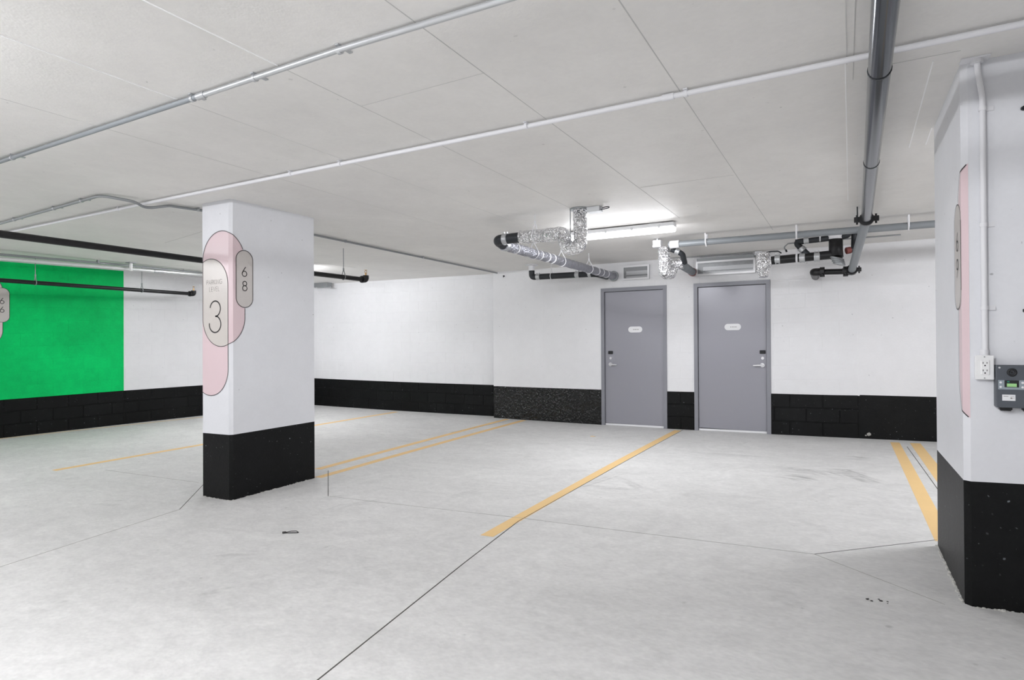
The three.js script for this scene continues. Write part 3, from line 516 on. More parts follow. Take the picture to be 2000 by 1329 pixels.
// ---------------------------------------------------------------- pipework
const couplings = (t, list, mat = M.galv) => list.forEach(([at, dir, len, r]) => { const b = part('clamp', band(at, dir, len, r), mat, t); });
function clamp2(t, at, dir, len, r, label) { // banded no-hub coupling: shield, two worm bands and their screws
  const d = new THREE.Vector3(...dir).normalize(), p = new THREE.Vector3(...at), g = [band(at, dir, len, r)]; for (const s of [-0.32, 0.32]) { const q = p.clone().addScaledVector(d, s * len); g.push(band(q.toArray(), dir, len * 0.2, r + 0.004)); g.push(box(0.014, 0.014, 0.014, q.x, q.y + r + 0.008, q.z + 0.004)); }
  part('clamp', g, M.galv, t, label);
}
function hanger(t, x, y, z, r, along, mat = M.strap, top = CEIL) { // rod and clevis loop round a pipe
  const loop = arc(0, 0, r + 0.004, r + 0.004, 150, 390, 20).map(([a, b]) => along === 'x' ? [x, y + b, z + a] : [x + a, y + b, z]);
  const apex = [x, y + r + 0.075, z]; part('hanger', [rod([x, top, z], [x, y + r + 0.06, z], 0.005, 8), sweep([apex, ...loop, apex], 0.0055, 8), sweep([[x, y + r + 0.062, z], [x, y + r + 0.07, z], [x, y + r + 0.09, z]], 0.011, 8)], mat, t);
}
const foilRough = (seed) => { const n = crinkle; return (run, k) => (n[(((run * 900 + seed * 91) | 0) % 512) * 512 + ((k * 512) | 0) % 512]) * 0.011; };
{ // foil-wrapped trap from the ceiling with a branch to the long pipe to the wall
  const t = thing('waste_pipe', 'foil-wrapped waste pipe with a deep trap hanging from the ceiling beside the lit strip light', 'pipe'), z = -5.37, r = 0.072;
  part('foil_wrap', sweep(dense(route([[-2.22, CEIL - 0.001, z], [-2.22, 2.17, z], [-2.375, 2.17, z - 0.0], [-2.375, 2.322, z], [-2.87, 2.326, z]], 0.078, 14), 0.014), r - 0.006, 28, foilRough(1)), M.foil, t, 'crinkled silver foil wrap');
  part('ceiling_collar', band([-2.22, CEIL - 0.006, z], [0, 1, 0], 0.014, 0.1), M.galvDull, t); part('hanger_strap', rod([-2.298, CEIL, z + 0.055], [-2.298, 2.15, z + 0.055], 0.005, 8), M.galvDull, t);
  part('pipe_stub', sweep(route([[-2.86, 2.326, z], [-3.155, 2.322, z], [-3.155, 2.29, z - 0.16]], 0.07), 0.053, 22), M.castIron, t, 'bare black stub and elbow');
  clamp2(t, [-3.045, 2.324, z], [1, 0, 0], 0.055, 0.057); hanger(t, -2.706, 2.325, z, 0.066, 'x');
  const a = [-3.153, 2.291, -5.5], b = [-3.245, 2.325, -9.29], dir = [b[0] - a[0], b[1] - a[1], b[2] - a[2]], at = (zz) => towards(a, b, (zz - a[2]) / (b[2] - a[2]));
  part('wrapped_pipe', sweep(dense([a, b], 0.03), 0.055, 24, foilRough(4)), M.wrapGrey, t, 'grey film-wrapped length running to the wall'); part('elbow_clamp', band(at(-5.54), dir, 0.06, 0.06), M.galv, t);
  for (const zz of [-5.78, -6.4, -6.62, -6.78, -8.42, -8.62, -8.85]) part('strap', band(at(zz), dir, 0.016, 0.062), M.strap, t);
  for (const zz of [-6.25, -7.08, -8.1]) { const p = at(zz); hanger(t, p[0], p[1], zz, 0.06, 'z'); }
  part('wall_flange', band(at(-9.235), dir, 0.02, 0.082), M.galvDull, t);
}
{ const t = thing('junction_box', 'small galvanised box with a cable loop on the ceiling beside the foil trap', 'electrical box', [-2.07, CEIL, -5.37]);
  part('box_body', [box(0.13, 0.052, 0.1, 0, -0.026, 0, 0.004), box(0.012, 0.03, 0.03, 0.07, -0.026, 0)], M.galv, t); part('cable_loop', sweep(route([[0.07, -0.02, 0], [0.1, -0.012, 0], [0.14, -0.014, 0.01], [0.155, -0.024, 0.02], [0.14, -0.034, 0.03], [0.07, -0.036, 0.02]], 0.02), 0.0045, 8), M.castIron, t, 'dark cable loop'); }
{ const t = thing('waste_pipe', 'black waste pipe with a white clamp bending from the ceiling under the wrapped pipe', 'pipe'), z = -8.8, y = 2.338;
  part('pipe_run', sweep(route([[-4.5, 2.45, z], [-4.5, y, z], [-3.385, y - 0.012, z], [-3.385, y - 0.012, -9.3]], 0.12, 12), 0.048, 22), M.castIron, t); part('ceiling_sleeve', [band([-4.5, 2.487, z], [0, 1, 0], 0.085, 0.052), band([-4.5, CEIL - 0.005, z], [0, 1, 0], 0.012, 0.11)], M.strap, t, 'white sleeve at the ceiling');
  clamp2(t, [-4.38, y - 0.001, z], [1, 0, 0], 0.07, 0.05); clamp2(t, [-3.69, y - 0.008, z], [1, 0, 0], 0.07, 0.05); clamp2(t, [-3.48, y - 0.01, z], [1, 0, 0], 0.05, 0.05); hanger(t, -4.143, y - 0.004, z, 0.048, 'x'); }
{ // second trap, its hose to the wall
  const t = thing('waste_pipe', 'second silver foil trap hanging between the doors with a ribbed hose to the wall', 'pipe'), z = -7.4, x = -1.945;
  part('foil_wrap', sweep(dense(route([[x, 2.425, z], [x, 2.105, z], [x + 0.045, 2.105, z - 0.15], [x + 0.05, 2.225, z - 0.16], [x + 0.19, 2.235, z - 0.17]], 0.07, 14), 0.014), 0.07, 26, foilRough(7)), M.foil, t, 'crinkled silver foil wrap');
  const a = [-1.79, 2.235, -7.55], b = [-2.0, 2.31, -9.26]; part('hose', sweep(dense([a, [-1.775, 2.215, -7.7], b], 0.012), 0.05, 20, (run) => 0.004 * Math.sign(Math.sin(run * 170))), M.greyPipe, t, 'ribbed grey hose'); part('wall_sleeve', band([-1.995, 2.308, -9.2], [-0.1, 0.03, -1], 0.1, 0.062), M.red, t, 'red sleeve at the wall');
  part('branch', sweep(route([[-1.86, 2.4, z], [-1.73, 2.335, z - 0.04], [-1.735, 2.24, z - 0.17]], 0.06), 0.034, 18), M.castIron, t, 'black branch with elbow'); clamp2(t, [-1.79, 2.366, z - 0.02], [0.13, -0.065, -0.04], 0.05, 0.04); }
{ const t = thing('junction_box', 'white square box at the top of the second foil trap', 'electrical box', [-2.03, 2.477, -7.42]);
  part('box_body', [box(0.1, 0.088, 0.1, 0, 0, 0, 0.004), box(0.104, 0.012, 0.104, 0, -0.03, 0)], M.plaque, t); part('mounting_stem', rod([0, 0.03, 0], [0, CEIL - 2.477, 0], 0.02, 12), M.galv, t); }
{ const t = thing('grey_pipe', 'long grey pipe in white straps running right from the second foil trap', 'pipe'), z = -7.3, a = [-1.86, 2.438, z], b = [2.6, 2.412, z];
  part('pipe_run', rod(a, b, 0.037, 20), M.greyPipe, t); part('end_coupling', band([-1.79, 2.437, z], [1, 0, 0], 0.11, 0.047), M.strap, t, 'white end coupling');
  for (const x of [-1.42, -0.455, 0.575]) part('strap', [sweep([[x, CEIL - 0.012, z + 0.05], [x, 2.43, z + 0.043], [x, 2.405, z + 0.03], [x, 2.388, z]], 0.009, 8), sweep([[x, CEIL - 0.012, z - 0.05], [x, 2.43, z - 0.043], [x, 2.405, z - 0.03], [x, 2.388, z]], 0.009, 8)], M.strap, t); }
{ // dark drain line with a wye to a smaller pipe above
  const t = thing('waste_pipe', 'black waste line with silver clamps above the right-hand door, foil trap at its left end', 'pipe'), z = -8.1, y = 2.278;
  part('foil_wrap', sweep(dense(route([[-0.885, 2.36, z + 0.0], [-0.885, 2.06, z + 0.02]], 0), 0.012), (run) => 0.085 - 0.09 * smooth(0.16, 0.3, run) * 0.35, 26, foilRough(11)), M.foil, t, 'crinkled silver foil wrap'); part('foil_neck', sweep(dense([[-0.9, 2.255, z], [-0.79, 2.265, z]], 0.012), 0.068, 24, foilRough(13)), M.foil, t, 'crinkled silver foil wrap');
  part('pipe_run', sweep(route([[-0.84, 2.262, z], [-0.06, y + 0.01, z], [-0.06, y + 0.01, z - 0.2]], 0.08), 0.052, 22), M.blackPipe, t);
  for (const x of [-0.72, -0.445, -0.285]) clamp2(t, [x, y - 0.005, z], [1, 0, 0], 0.062, 0.058); part('strap', band([-0.505, y - 0.002, z], [1, 0, 0], 0.022, 0.06), M.strap, t); part('strap', rod([-0.505, 2.33, z], [-0.505, CEIL, z], 0.008, 8), M.strap, t);
  part('wye_branch', sweep(route([[-0.36, y + 0.0, z], [-0.45, 2.38, z], [-0.52, 2.47, z], [-0.4, 2.474, z]], 0.03, 8), 0.036, 18), M.castIron, t); clamp2(t, [-0.445, 2.376, z], [-0.09, 0.1, 0], 0.05, 0.042);
  part('upper_pipe', sweep(route([[-0.52, 2.468, z], [-0.02, 2.49, z], [0.035, 2.5, z], [0.05, 2.53, z]], 0.06), 0.034, 18), M.castIron, t); for (const x of [-0.4, -0.11]) clamp2(t, [x, 2.472 + 0.044 * (x + 0.52), z], [1, 0.04, 0], 0.055, 0.041); part('strap', rod([-0.25, 2.45, z + 0.03], [-0.25, CEIL, z + 0.03], 0.008, 8), M.strap, t);
  part('stack', sweep([[-0.085, CEIL, z - 0.02], [-0.085, 2.33, z - 0.02], [-0.08, 2.25, z]], 0.075, 22), M.blackPipe, t, 'thick black stack up to the ceiling'); part('stack_boot', [0, 1, 2, 3].map((i) => band([-0.075 + i * 0.008, 2.235 - i * 0.022, z + 0.01], [0.3, 1, 0], 0.018, 0.08 - i * 0.004)), M.galvDull, t, 'ribbed grey boot'); part('stack_sleeve', band([-0.09, 2.5, z - 0.02], [0, 1, 0], 0.06, 0.086), M.strap, t, 'white sleeve'); part('fire_sleeve', band([0.045, 2.33, z - 0.05], [1, 0.2, -0.4], 0.05, 0.04), M.red, t, 'red sleeve'); part('side_elbow', sweep(route([[0.045, 2.33, z - 0.05], [0.105, 2.34, z - 0.07], [0.11, 2.5, z - 0.07], [0.1, CEIL, z - 0.07]], 0.04), 0.034, 16), M.castIron, t);
}
{ // sprinkler main overhead
  const t = thing('sprinkler_main', 'thick shiny steel overhead pipe ending in black grooved fittings near the back wall', 'pipe'), r = 0.044;
  const a = [0.068, 2.42, 2.2], m = [0.19, 2.42, -6.66], b = [0.081, 2.13, -8.62], c = [-0.335, 2.145, -8.63];
  part('near_length', rod(a, m, r, 32), M.steelPipe, t); part('far_length', rod(m, b, r * 0.98, 28), M.greyPipe, t);
  for (const zz of [-0.6, -3.02, -4.55]) { const p = towards(a, m, (zz - a[2]) / (m[2] - a[2])); part('pipe_ring', band(p, [m[0] - a[0], 0, m[2] - a[2]], 0.012, r + 0.003), M.castIron, t); }
  const grooved = (p, dir, name) => { const d = new THREE.Vector3(...dir).normalize(), side = new THREE.Vector3(0, 1, 0).cross(d).normalize(); if (side.length() < 0.1) side.set(1, 0, 0); const q = new THREE.Vector3(...p), g = [band(p, dir, 0.055, r + 0.02)]; for (const s of [-1, 1]) { const e = q.clone().addScaledVector(side, s * (r + 0.035)); g.push(box(0.05, 0.05, 0.045, e.x, e.y, e.z, 0.006)); g.push(rod([e.x, e.y - 0.045, e.z], [e.x, e.y + 0.045, e.z], 0.009, 8)); } part(name, g, M.blackPipe, t, 'black grooved coupling'); };
  grooved(m, [0, 0, 1], 'coupling'); grooved([0.083, 2.14, -8.56], [0.05, 0.15, 1], 'coupling'); grooved([0.015, 2.132, -8.63], [1, 0, 0], 'coupling'); grooved([-0.245, 2.14, -8.63], [1, 0, 0], 'coupling');
  part('cross_length', rod([0.06, 2.13, -8.63], [-0.3, 2.143, -8.63], 0.036, 22), M.blackPipe, t, 'short black cross piece'); part('elbow', sweep(route([b, [0.075, 2.128, -8.65], [0.0, 2.131, -8.63]], 0.03), 0.046, 20), M.blackPipe, t); part('wall_elbow', sweep(route([[-0.26, 2.142, -8.63], [-0.34, 2.145, -8.63], [-0.345, 2.145, -9.25]], 0.05), 0.05, 20), M.blackPipe, t); part('hanger_rod', rod([0.115, CEIL, -6.64], [0.115, 2.4, -6.64], 0.006, 8), M.castIron, t);
}
function sprinklerLine(label, pts, r, rods, endUp) {
  const t = thing('sprinkler_pipe', label, 'pipe'); const a = pts[0], b = pts[pts.length - 1]; part('pipe_run', sweep(pts, r, 22), M.blackPipe, t);
  const e = [b[0], b[1], b[2] - 0.02]; part('end_elbow', [sweep(route([[b[0], b[1], b[2] + 0.06], e, [e[0], e[1] + 0.06, e[2]]], 0.03), r + 0.012, 16), band([b[0], b[1], b[2] + 0.05], [0, 0, 1], 0.03, r + 0.018)], M.blackPipe, t);
  part('sprinkler_head', [rod([e[0], e[1] + 0.05, e[2]], [e[0], e[1] + 0.1, e[2]], 0.014, 12), ...[-1, 1].map((s) => sweep([[e[0] + s * 0.012, e[1] + 0.095, e[2]], [e[0] + s * 0.02, e[1] + 0.115, e[2]], [e[0], e[1] + 0.135, e[2]]], 0.004, 6)), rod([e[0], e[1] + 0.134, e[2]], [e[0], e[1] + 0.138, e[2]], 0.022, 14)], M.brass, t, 'brass sprinkler head');
  for (const z of rods) { const f = pts.find((p, i) => i && p[2] <= z) ?? b, i = pts.indexOf(f), y = lerp(pts[i - 1][1], f[1], (z - pts[i - 1][2]) / (f[2] - pts[i - 1][2])); hanger(t, a[0], y, z, r, 'z', M.galvDull); }
}
sprinklerLine('thick black sprinkler pipe passing behind the free-standing column with one hanger', [[-5.9, 2.165, 2.0], [-5.9, 2.14, -3.9], [-5.9, 2.158, -6.38]], 0.031, [-0.4, -5.97], true);
sprinklerLine('thin black sprinkler pipe hung by two rods in front of the green wall', [[-10.2, 2.16, -1.2], [-10.2, 2.162, -4.9], [-10.2, 2.165, -6.62]], 0.03, [-4.235, -5.735], true);
{ const t = thing('sprinkler_pipe', 'black sprinkler branch crossing above the camera, out of the picture', 'pipe'); part('pipe_run', rod([-11.5, 2.3, -0.5], [-0.1, 2.3, -0.5], 0.034, 20), M.blackPipe, t); part('pipe_run', rod([0.3, 2.3, -0.5], [6.4, 2.3, -0.5], 0.034, 20), M.blackPipe, t); for (const x of [-9, -6.6, -4.6, -1.6, 1.4, 3.6]) hanger(t, x, 2.3, -0.5, 0.034, 'x', M.galvDull); }
{ const t = thing('conduit', 'pale galvanised pipe high along the green wall with a coupling', 'conduit'); part('pipe_run', sweep([[-9.8, 2.35, -1.2], [-9.8, 2.412, -3.67], [-9.8, 2.457, -5.7], [-9.8, 2.476, -6.54], [-9.8, 2.49, -8.9]], 0.026, 18), std({ color: 0xdcdedd, roughness: 0.3, metalness: 0.5 }), t); part('coupling', band([-9.8, 2.46, -5.78], [0, 0.02, -1], 0.16, 0.032), M.galv, t); for (const z of [-3.2, -6.2, -7.9]) part('clip', rod([-9.8, 2.46, z], [-9.8, CEIL, z], 0.006, 8), M.galvDull, t); }
{ const t = thing('conduit', 'dull grey conduit just above the pale pipe along the green wall', 'conduit'); part('pipe_run', sweep([[-9.87, 2.46, -1.2], [-9.87, 2.475, -3.67], [-9.87, 2.51, -5.3], [-9.87, 2.522, -8.9]], 0.017, 14), M.galvDull, t); for (const z of [-2.6, -4.9, -7.0]) part('clip', box(0.05, CEIL - 2.49, 0.02, -9.87, (CEIL + 2.5) / 2, z), M.galvDull, t); }
{ const t = thing('motion_sensor', 'tiny white sensor hanging from the ceiling plate above the green edge', 'sensor', [-9.72, CEIL, -5.3]); part('ceiling_plate', box(0.13, 0.012, 0.1, 0, -0.006, 0, 0.004), M.galvDull, t); const g = new THREE.LatheGeometry([[0, -0.135], [0.014, -0.134], [0.022, -0.124], [0.022, -0.116], [0.014, -0.108], [0.02, -0.1], [0.022, -0.02], [0.019, -0.01], [0, -0.01]].map(([a, b]) => new THREE.Vector2(a, b)), 20); part('sensor_head', plain(g), M.whitePlastic, t, 'white round head'); }
{ const t = thing('metal_box', 'grey sheet-metal box with a short hook high in the left corner behind the column', 'electrical box', [-9.62, 2.505, -9.12]); part('box_body', box(0.42, 0.1, 0.14, 0, 0, 0, 0.004), M.galvDull, t); part('bracket', sweep(route([[0.1, -0.05, 0.04], [0.2, -0.062, 0.04], [0.275, -0.062, 0.04], [0.28, -0.085, 0.04]], 0.02), 0.012, 10), M.galv, t); part('drop_wire', rod([-0.11, -0.05, 0.05], [-0.085, -0.15, 0.05], 0.004, 6), M.strap, t); part('mounting_arm', box(0.05, 0.05, 0.3, 0, 0.01, -0.15), M.galvDull, t); }

// ---------------------------------------------------------------- conduits on the ceiling
const strapClip = (t, x, z, along, r, mat = M.galv) => part('clip', along === 'x' ? [band([x, CEIL - r - 0.008, z], [1, 0, 0], 0.018, r + 0.004), box(0.02, 0.006, 0.09, x, CEIL - 0.0036, z - 0.025)] : [band([x, CEIL - r - 0.008, z], [0, 0, 1], 0.018, r + 0.004), box(0.09, 0.006, 0.02, x - 0.025, CEIL - 0.0036, z)], mat, t);
{ const t = thing('conduit', 'bare galvanised conduit crossing the near ceiling from left edge to top edge', 'conduit'), r = 0.0135; part('dull_length', sweep([[-10.2, CEIL - r - 0.008, -1.9], [-5.14, CEIL - r - 0.008, -1.905], [-2.86, CEIL - r - 0.008, -1.905]], r, 16), M.greyPipe, t, 'duller length'); part('bright_length', sweep([[-2.86, CEIL - r - 0.008, -1.905], [-1.9, CEIL - r - 0.008, -1.9], [-0.9, CEIL - r - 0.008, -1.93], [6.5, CEIL - r - 0.008, -1.93]], r, 16), M.galv, t); part('coupling', band([-2.86, CEIL - r - 0.008, -1.905], [1, 0, 0], 0.06, r + 0.004), M.galv, t); for (const x of [-4.9, -2.93, -2.45, -1.9, -0.4]) strapClip(t, x, -1.905, 'x', r); }
{ const t = thing('conduit', 'white-painted conduit crossing the whole ceiling in front of both columns', 'conduit'), r = 0.0135; part('pipe_run', sweep([[-8.3, CEIL - r - 0.008, -3.12], [-5.48, CEIL - r - 0.008, -3.105], [-1.74, CEIL - r - 0.008, -3.115], [0.63, CEIL - r - 0.008, -3.095], [6.5, CEIL - r - 0.008, -3.06]], r, 16), M.strap, t); part('coupling', band([-0.79, CEIL - r - 0.008, -3.107], [1, 0, 0], 0.06, r + 0.004), M.strap, t); for (const x of [-5.9, -3.6, -3.1, -1.62, -0.7, 1.0]) strapClip(t, x, -3.107, 'x', r, M.strap); }
{ const t = thing('conduit', 'galvanised ceiling conduit that bends beside the free-standing column and runs to the wall', 'conduit'), r = 0.0125; const y = CEIL - r - 0.008; part('pipe_run', sweep(route([[-10.9, y, -2.95], [-7.72, y, -2.875], [-5.5, y, -2.755], [-5.4, y - 0.02, -2.98], [-5.47, y - 0.045, -3.11], [-5.38, y, -3.27], [-5.3, y, -3.55], [-5.38, y, -5.0], [-5.49, y, -9.36]], 0.12, 10), r, 14), M.galvDull, t); for (const [x, z] of [[-7.3, -2.853], [-6.4, -2.805], [-5.85, -2.774]]) strapClip(t, x, z, 'x', r); for (const [x, z] of [[-5.31, -3.5], [-5.4, -5.5], [-5.43, -7.1]]) strapClip(t, x, z, 'z', r); }
{ const t = thing('conduit', 'white conduit down the front of the right-hand column to the socket', 'conduit'), z = RC.z0 + 0.0165; part('pipe_run', sweep(route([[0.538, CEIL, z + 0.012], [0.54, 2.49, z + 0.01], [0.558, 2.36, z + 0.002], [0.558, 1.19, z]], 0.14, 8), 0.0122, 16), M.strap, t); part('ceiling_flange', [band([0.538, CEIL - 0.012, z + 0.012], [0, 1, 0], 0.024, 0.024), box(0.11, 0.008, 0.06, 0.53, CEIL - 0.004, z + 0.012, 0.002)], M.strap, t); for (const y of [2.31, 1.78, 1.4]) part('clip', [band([0.558, y, z], [0, 1, 0], 0.018, 0.0155), box(0.05, 0.02, 0.008, 0.575, y, RC.z0 + 0.004)], M.strap, t); part('end_connector', band([0.556, 1.195, z], [0, 1, 0], 0.03, 0.017), M.strap, t); }
{ const t = thing('power_socket', 'white twin power socket on the right-hand column below the conduit', 'socket', [0.553, 1.129, RC.z0]);
  part('box_body', box(0.064, 0.1, 0.034, 0, 0, 0.017, 0.004), M.strap, t); part('cover_plate', box(0.069, 0.11, 0.006, 0, 0, 0.036, 0.003), M.whitePlastic, t);
  const face = part('socket_face', box(0.032, 0.068, 0.006, 0.002, 0.0, 0.0405, 0.003), M.whitePlastic, t); for (const y of [0.017, -0.017]) { part('socket_slot', [box(0.0024, 0.008, 0.002, -0.006, y + 0.004, 0.0432), box(0.0024, 0.007, 0.002, 0.008, y + 0.004, 0.0432)], M.darkHole, face); const c = new THREE.CylinderGeometry(0.003, 0.003, 0.002, 14); c.rotateX(Math.PI / 2); c.translate(0.001, y - 0.008, 0.0432); part('socket_hole', c, M.darkHole, face); }
  for (const y of [0.048, -0.048]) { const c = new THREE.CylinderGeometry(0.0028, 0.0028, 0.003, 10); c.rotateX(Math.PI / 2); c.translate(0, y, 0.0395); part('screw', c, M.galvDull, t); } }
{ const t = thing('gas_detector', 'dark grey wall device with round sensor and small green display at the right edge', 'detector', [0.691, 1.046, RC.z0]), w = 0.2, h = 0.19;
  part('case', box(w, h, 0.055, 0, 0, 0.0275, 0.006), M.device, t); part('case_lid', [box(w * 0.49, h * 0.98, 0.006, -w * 0.25, 0, 0.057, 0.002), box(w * 0.49, h * 0.98, 0.004, w * 0.25, 0, 0.0555, 0.002)], M.device, t);
  const X = (v) => v - 0.691, Y = (v) => v - 1.046; const ring = new THREE.TorusGeometry(0.0135, 0.005, 10, 28); ring.translate(X(0.646), Y(1.109), 0.061); part('sensor_ring', plain(ring), M.deviceDark, t, 'black round sensor ring'); const cap = new THREE.CylinderGeometry(0.005, 0.006, 0.006, 16); cap.rotateX(Math.PI / 2); cap.translate(X(0.646), Y(1.109), 0.062); part('sensor_core', cap, M.deviceDark, t);
  const pn = part('display_panel', box(0.094, 0.042, 0.003, X(0.644), Y(1.054), 0.0615, 0.0012), M.devicePanel, t, 'light grey keypad panel'); part('display_bezel', box(0.05, 0.031, 0.002, X(0.644), Y(1.059), 0.0635), M.deviceDark, pn); part('display_screen', box(0.034, 0.0145, 0.0015, X(0.644), Y(1.053), 0.0648), M.lcd, pn, 'green display'); part('status_light', box(0.008, 0.005, 0.002, X(0.632), Y(1.068), 0.0648, 0.0008), M.led, pn);
  for (const [bx, by] of [[0.606, 1.064], [0.606, 1.044], [0.682, 1.064], [0.682, 1.044]]) { const c = new THREE.SphereGeometry(0.005, 12, 8); c.scale(1, 1, 0.5); c.translate(X(bx), Y(by), 0.063); part('key_button', plain(c), M.plaque, pn); }
  const paper = part('paper_label', box(0.046, 0.027, 0.001, X(0.634), Y(0.997), 0.0606), M.plaque, t, 'white paper label'); part('label_print', [box(0.017, 0.0022, 0.0006, X(0.624), Y(1.003), 0.0613), box(0.012, 0.0012, 0.0006, X(0.646), Y(1.004), 0.0613), box(0.007, 0.006, 0.0006, X(0.643), Y(0.995), 0.0613), box(0.004, 0.0016, 0.0006, X(0.651), Y(0.996), 0.0613)], M.inkPale, paper);
  for (const gx of [0.628, 0.709]) part('cable_gland', [box(0.045, 0.012, 0.032, X(gx), Y(0.946), 0.026, 0.003), box(0.036, 0.006, 0.026, X(gx), Y(0.939), 0.026)], M.deviceDark, t, 'black cable gland'); const sc = new THREE.CylinderGeometry(0.004, 0.004, 0.003, 12); sc.rotateX(Math.PI / 2); sc.translate(-w / 2 + 0.011, h / 2 - 0.011, 0.0615); part('lid_screw', sc, M.chrome, t); }
{ const [x, z] = BW.at(uB(-5.35)), t = thing('wall_anchor', 'tiny dark anchor high on the white wall under the ceiling conduit end', 'bolt', [x, 2.46, z], BW.th); const c = new THREE.CylinderGeometry(0.012, 0.014, 0.03, 6); c.rotateX(Math.PI / 2); c.translate(0, 0, 0.015); part('anchor_sleeve', c, M.castIron, t); part('anchor_tail', rod([0, 0, 0.02], [0, -0.025, 0.03], 0.006, 8), M.castIron, t); }
for (const [y, label] of [[2.289, 'small dark anchor bolt high on the right-hand column at the picture edge'], [1.384, 'small dark anchor bolt above the grey detector at the picture edge']]) { const t = thing('anchor_bolt', label, 'bolt', [0.706, y, RC.z0]); const c = new THREE.CylinderGeometry(0.009, 0.011, 0.012, 6); c.rotateX(Math.PI / 2); c.translate(0, 0, 0.006); part('bolt_head', c, M.castIron, t); const n = new THREE.CylinderGeometry(0.005, 0.005, 0.02, 10); n.rotateX(Math.PI / 2); n.translate(0, 0, 0.012); part('bolt_shank', n, M.castIron, t); }

// ---------------------------------------------------------------- wall vents
function vent(UL, UR, y0, y1, proud, label, upperHood) {
  const [x, z] = BW.at((UL + UR) / 2), t = thing('wall_vent', label, 'vent', [x, (y0 + y1) / 2, z], BW.th), W = UR - UL, H = y1 - y0, f = 0.028;
  part('sleeve', [box(W - 0.01, 0.006, proud, 0, H / 2 - 0.006, proud / 2), box(W - 0.01, 0.006, proud, 0, -H / 2 + 0.006, proud / 2), box(0.006, H - 0.01, proud, -W / 2 + 0.006, 0, proud / 2), box(0.006, H - 0.01, proud, W / 2 - 0.006, 0, proud / 2)], M.galv, t);
  part('flange', [box(W, f, 0.006, 0, H / 2 - f / 2, proud), box(W, f, 0.006, 0, -H / 2 + f / 2, proud), box(f, H - 2 * f, 0.006, -W / 2 + f / 2, 0, proud), box(f, H - 2 * f, 0.006, W / 2 - f / 2, 0, proud)], M.ventWhite, t, 'bright galvanised flange');
  part('vent_back', box(W - 0.02, H - 0.02, 0.004, 0, 0, 0.006), M.darkHole, t);
  const iw = W - 2 * f, ih = H - 2 * f; part('blade', box(iw * 0.9, ih * 0.34, 0.004, iw * 0.04, -ih * 0.02, proud * 0.55), M.ventWhite, t, 'pale blade behind the mesh'); part('blade', box(iw * 0.9, ih * 0.14, 0.004, iw * 0.04, -ih * 0.4, proud * 0.55), M.ventWhite, t, 'pale blade behind the mesh');
  const g = [], step = 0.0135, r = 0.003; for (let q = -iw / 2 - ih; q < iw / 2 + ih; q += step) for (const s of [-1, 1]) { // expanded metal: crossed strands cut to the opening
    let a = [q - s * ih / 2, -ih / 2], b = [q + s * ih / 2, ih / 2]; const cutX = (p, o, X) => { const k = (X - p[0]) / (o[0] - p[0]); return [X, p[1] + (o[1] - p[1]) * k]; }; const cl = (p, o) => p[0] < -iw / 2 ? (o[0] < -iw / 2 ? null : cutX(p, o, -iw / 2)) : p[0] > iw / 2 ? (o[0] > iw / 2 ? null : cutX(p, o, iw / 2)) : p; const A = cl(a, b), B = cl(b, a); if (!A || !B) continue; const l = Math.hypot(B[0] - A[0], B[1] - A[1]); if (l < 0.004) continue; const m = new THREE.BoxGeometry(l, r * 0.9, 0.0012); m.rotateZ(Math.atan2(B[1] - A[1], B[0] - A[0])); m.translate((A[0] + B[0]) / 2, (A[1] + B[1]) / 2, proud - 0.004 + s * 0.0006); g.push(m); }
  part('wire_mesh', g, M.galv, t).userData.kind = 'stuff';
  if (upperHood) part('hood', prism([[-W / 2 + 0.01, 0], [-W / 2 + 0.01, proud - 0.01], [W / 2 - 0.02, proud - 0.01], [W / 2 - 0.02, 0]].map(([a, b]) => [a, b]), () => H / 2, (u, zz) => H / 2 + 0.045), M.galvDull, t, 'grey sheet-metal hood');
}
vent(uB(-3.11), uB(-2.665), 2.25, 2.478, 0.05, 'small galvanised vent with mesh above the left-hand door', false);
vent(uB(-1.94), uB(-1.105), 2.243, 2.457, 0.08, 'wide galvanised vent with mesh above the right-hand door', true);
{ const t = thing('cable', 'thin cable running along the ceiling above the wide vent', 'cable'); part('cable_run', sweep(route([[-2.35, 2.535, -9.17], [-2.08, 2.53, -9.17], [-1.6, 2.534, -9.16], [-1.14, 2.522, -9.15]], 0.05), 0.006, 8), M.galvDull, t); }
{ const t = thing('junction_box', 'small galvanised box at the right end of the wide vent', 'electrical box', [-1.06, 2.508, -9.15]); part('box_body', [box(0.1, 0.062, 0.07, 0, 0, 0, 0.004), box(0.03, 0.03, 0.03, 0.06, 0.0, 0)], M.galv, t); part('cable_tail', sweep(route([[0.07, 0.0, 0], [0.16, 0.012, 0.02], [0.26, 0.006, 0.04], [0.3, -0.03, 0.1]], 0.04), 0.009, 8), M.castIron, t, 'dark cable tail'); part('wall_lug', box(0.04, 0.04, 0.1, 0, 0.012, -0.06), M.galv, t); }
{ const t = thing('conduit', 'thin grey conduit above the black waste line near the right-hand door', 'conduit'), z = -8.6; part('pipe_run', sweep(route([[-0.66, 2.44, z], [-0.69, 2.49, z], [-0.64, 2.532, z], [0.02, 2.534, z], [0.6, 2.534, z]], 0.03), 0.008, 10), M.galvDull, t); part('end_fitting', band([-0.66, 2.44, z], [0.3, -1, 0], 0.03, 0.012), M.castIron, t); }

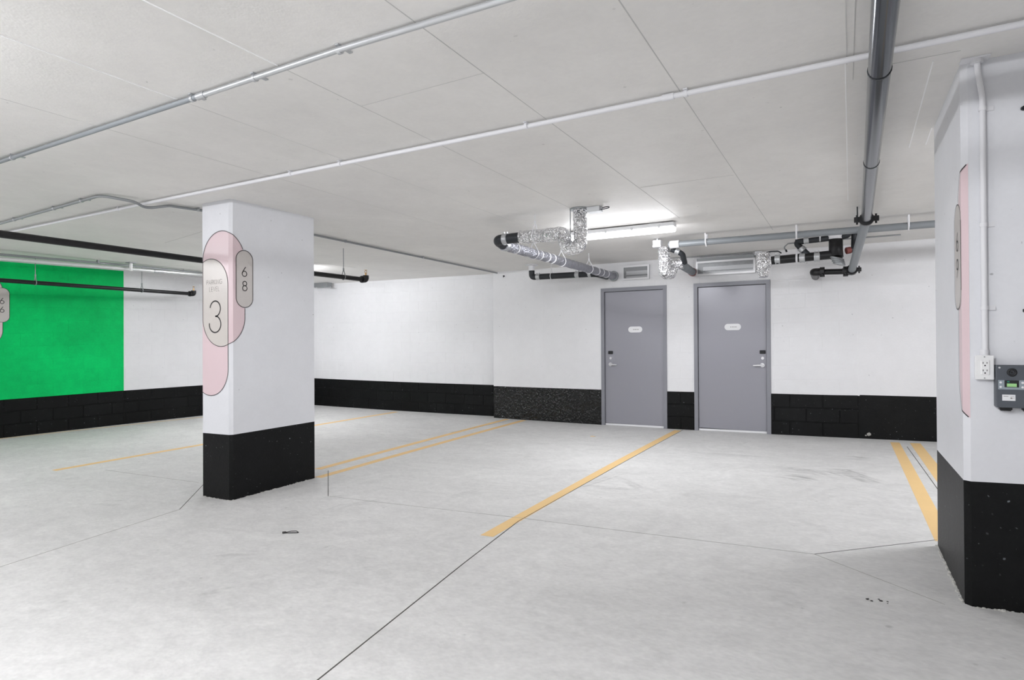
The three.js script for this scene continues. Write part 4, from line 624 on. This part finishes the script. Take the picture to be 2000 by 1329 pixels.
// ---------------------------------------------------------------- litter on the floor and fixings on the wall
{ const x = -3.478, z = -3.0, t = thing('wire_scrap', 'small twisted dark wire scrap on the floor in front of the free-standing column', 'litter', [x, floorY(x, z), z]); part('wire', [sweep(route([[-0.045, 0.004, 0.03], [-0.012, 0.011, -0.008], [0.024, 0.013, -0.022], [0.05, 0.004, -0.024], [0.018, 0.006, 0.0], [-0.03, 0.004, 0.024]], 0.008), 0.0028, 8)], M.ink, t); part('wire_end', sweep([[-0.054, 0.006, 0.034], [-0.034, 0.008, 0.022]], 0.007, 8), M.ink, t, 'thicker dark end'); }
{ const x = -3.155, z = -8.04, t = thing('dry_leaf', 'small curled beige leaf on the floor before the left-hand door', 'litter', [x, floorY(x, z), z]); const g = new THREE.SphereGeometry(0.035, 14, 8, 0, Math.PI * 2, 0, Math.PI / 2); g.scale(1, 0.35, 0.6); part('leaf_blade', plain(g), M.leaf, t); part('leaf_stalk', sweep([[0.03, 0.006, 0], [0.055, 0.012, 0.01]], 0.003, 6), M.leaf, t); }
{ const x = 0.13, z = -3.36, t = thing('grit_pile', 'few dark grit crumbs on the floor near the right-hand column', 'litter', [x, floorY(x, z), z]), r = mulberry(6), g = []; for (let i = 0; i < 7; i++) { const c = new THREE.IcosahedronGeometry(0.003 + r() * 0.005, 0); c.scale(1.4, 0.6, 1); c.translate((r() - 0.5) * 0.09, 0.002, (r() - 0.5) * 0.04); g.push(c); } part('grit', g, M.ink, t).userData.kind = 'stuff'; }
{ const [x, z] = BW.at(uB(0.27)), t = thing('concrete_chip', 'pale chip stuck low on the black wall foot beside the right-hand door', 'chip', [x, floorY(x, z) + 0.06, z], BW.th); const g = new THREE.IcosahedronGeometry(0.03, 0); g.scale(1, 0.8, 0.3); g.rotateZ(0.5); part('chip_body', plain(g), M.jointFaint, t); const g2 = new THREE.IcosahedronGeometry(0.014, 0); g2.scale(1, 0.7, 0.4); g2.translate(-0.035, -0.018, 0); part('chip_flake', plain(g2), M.jointFaint, t); }

renderer.render(scene, camera);
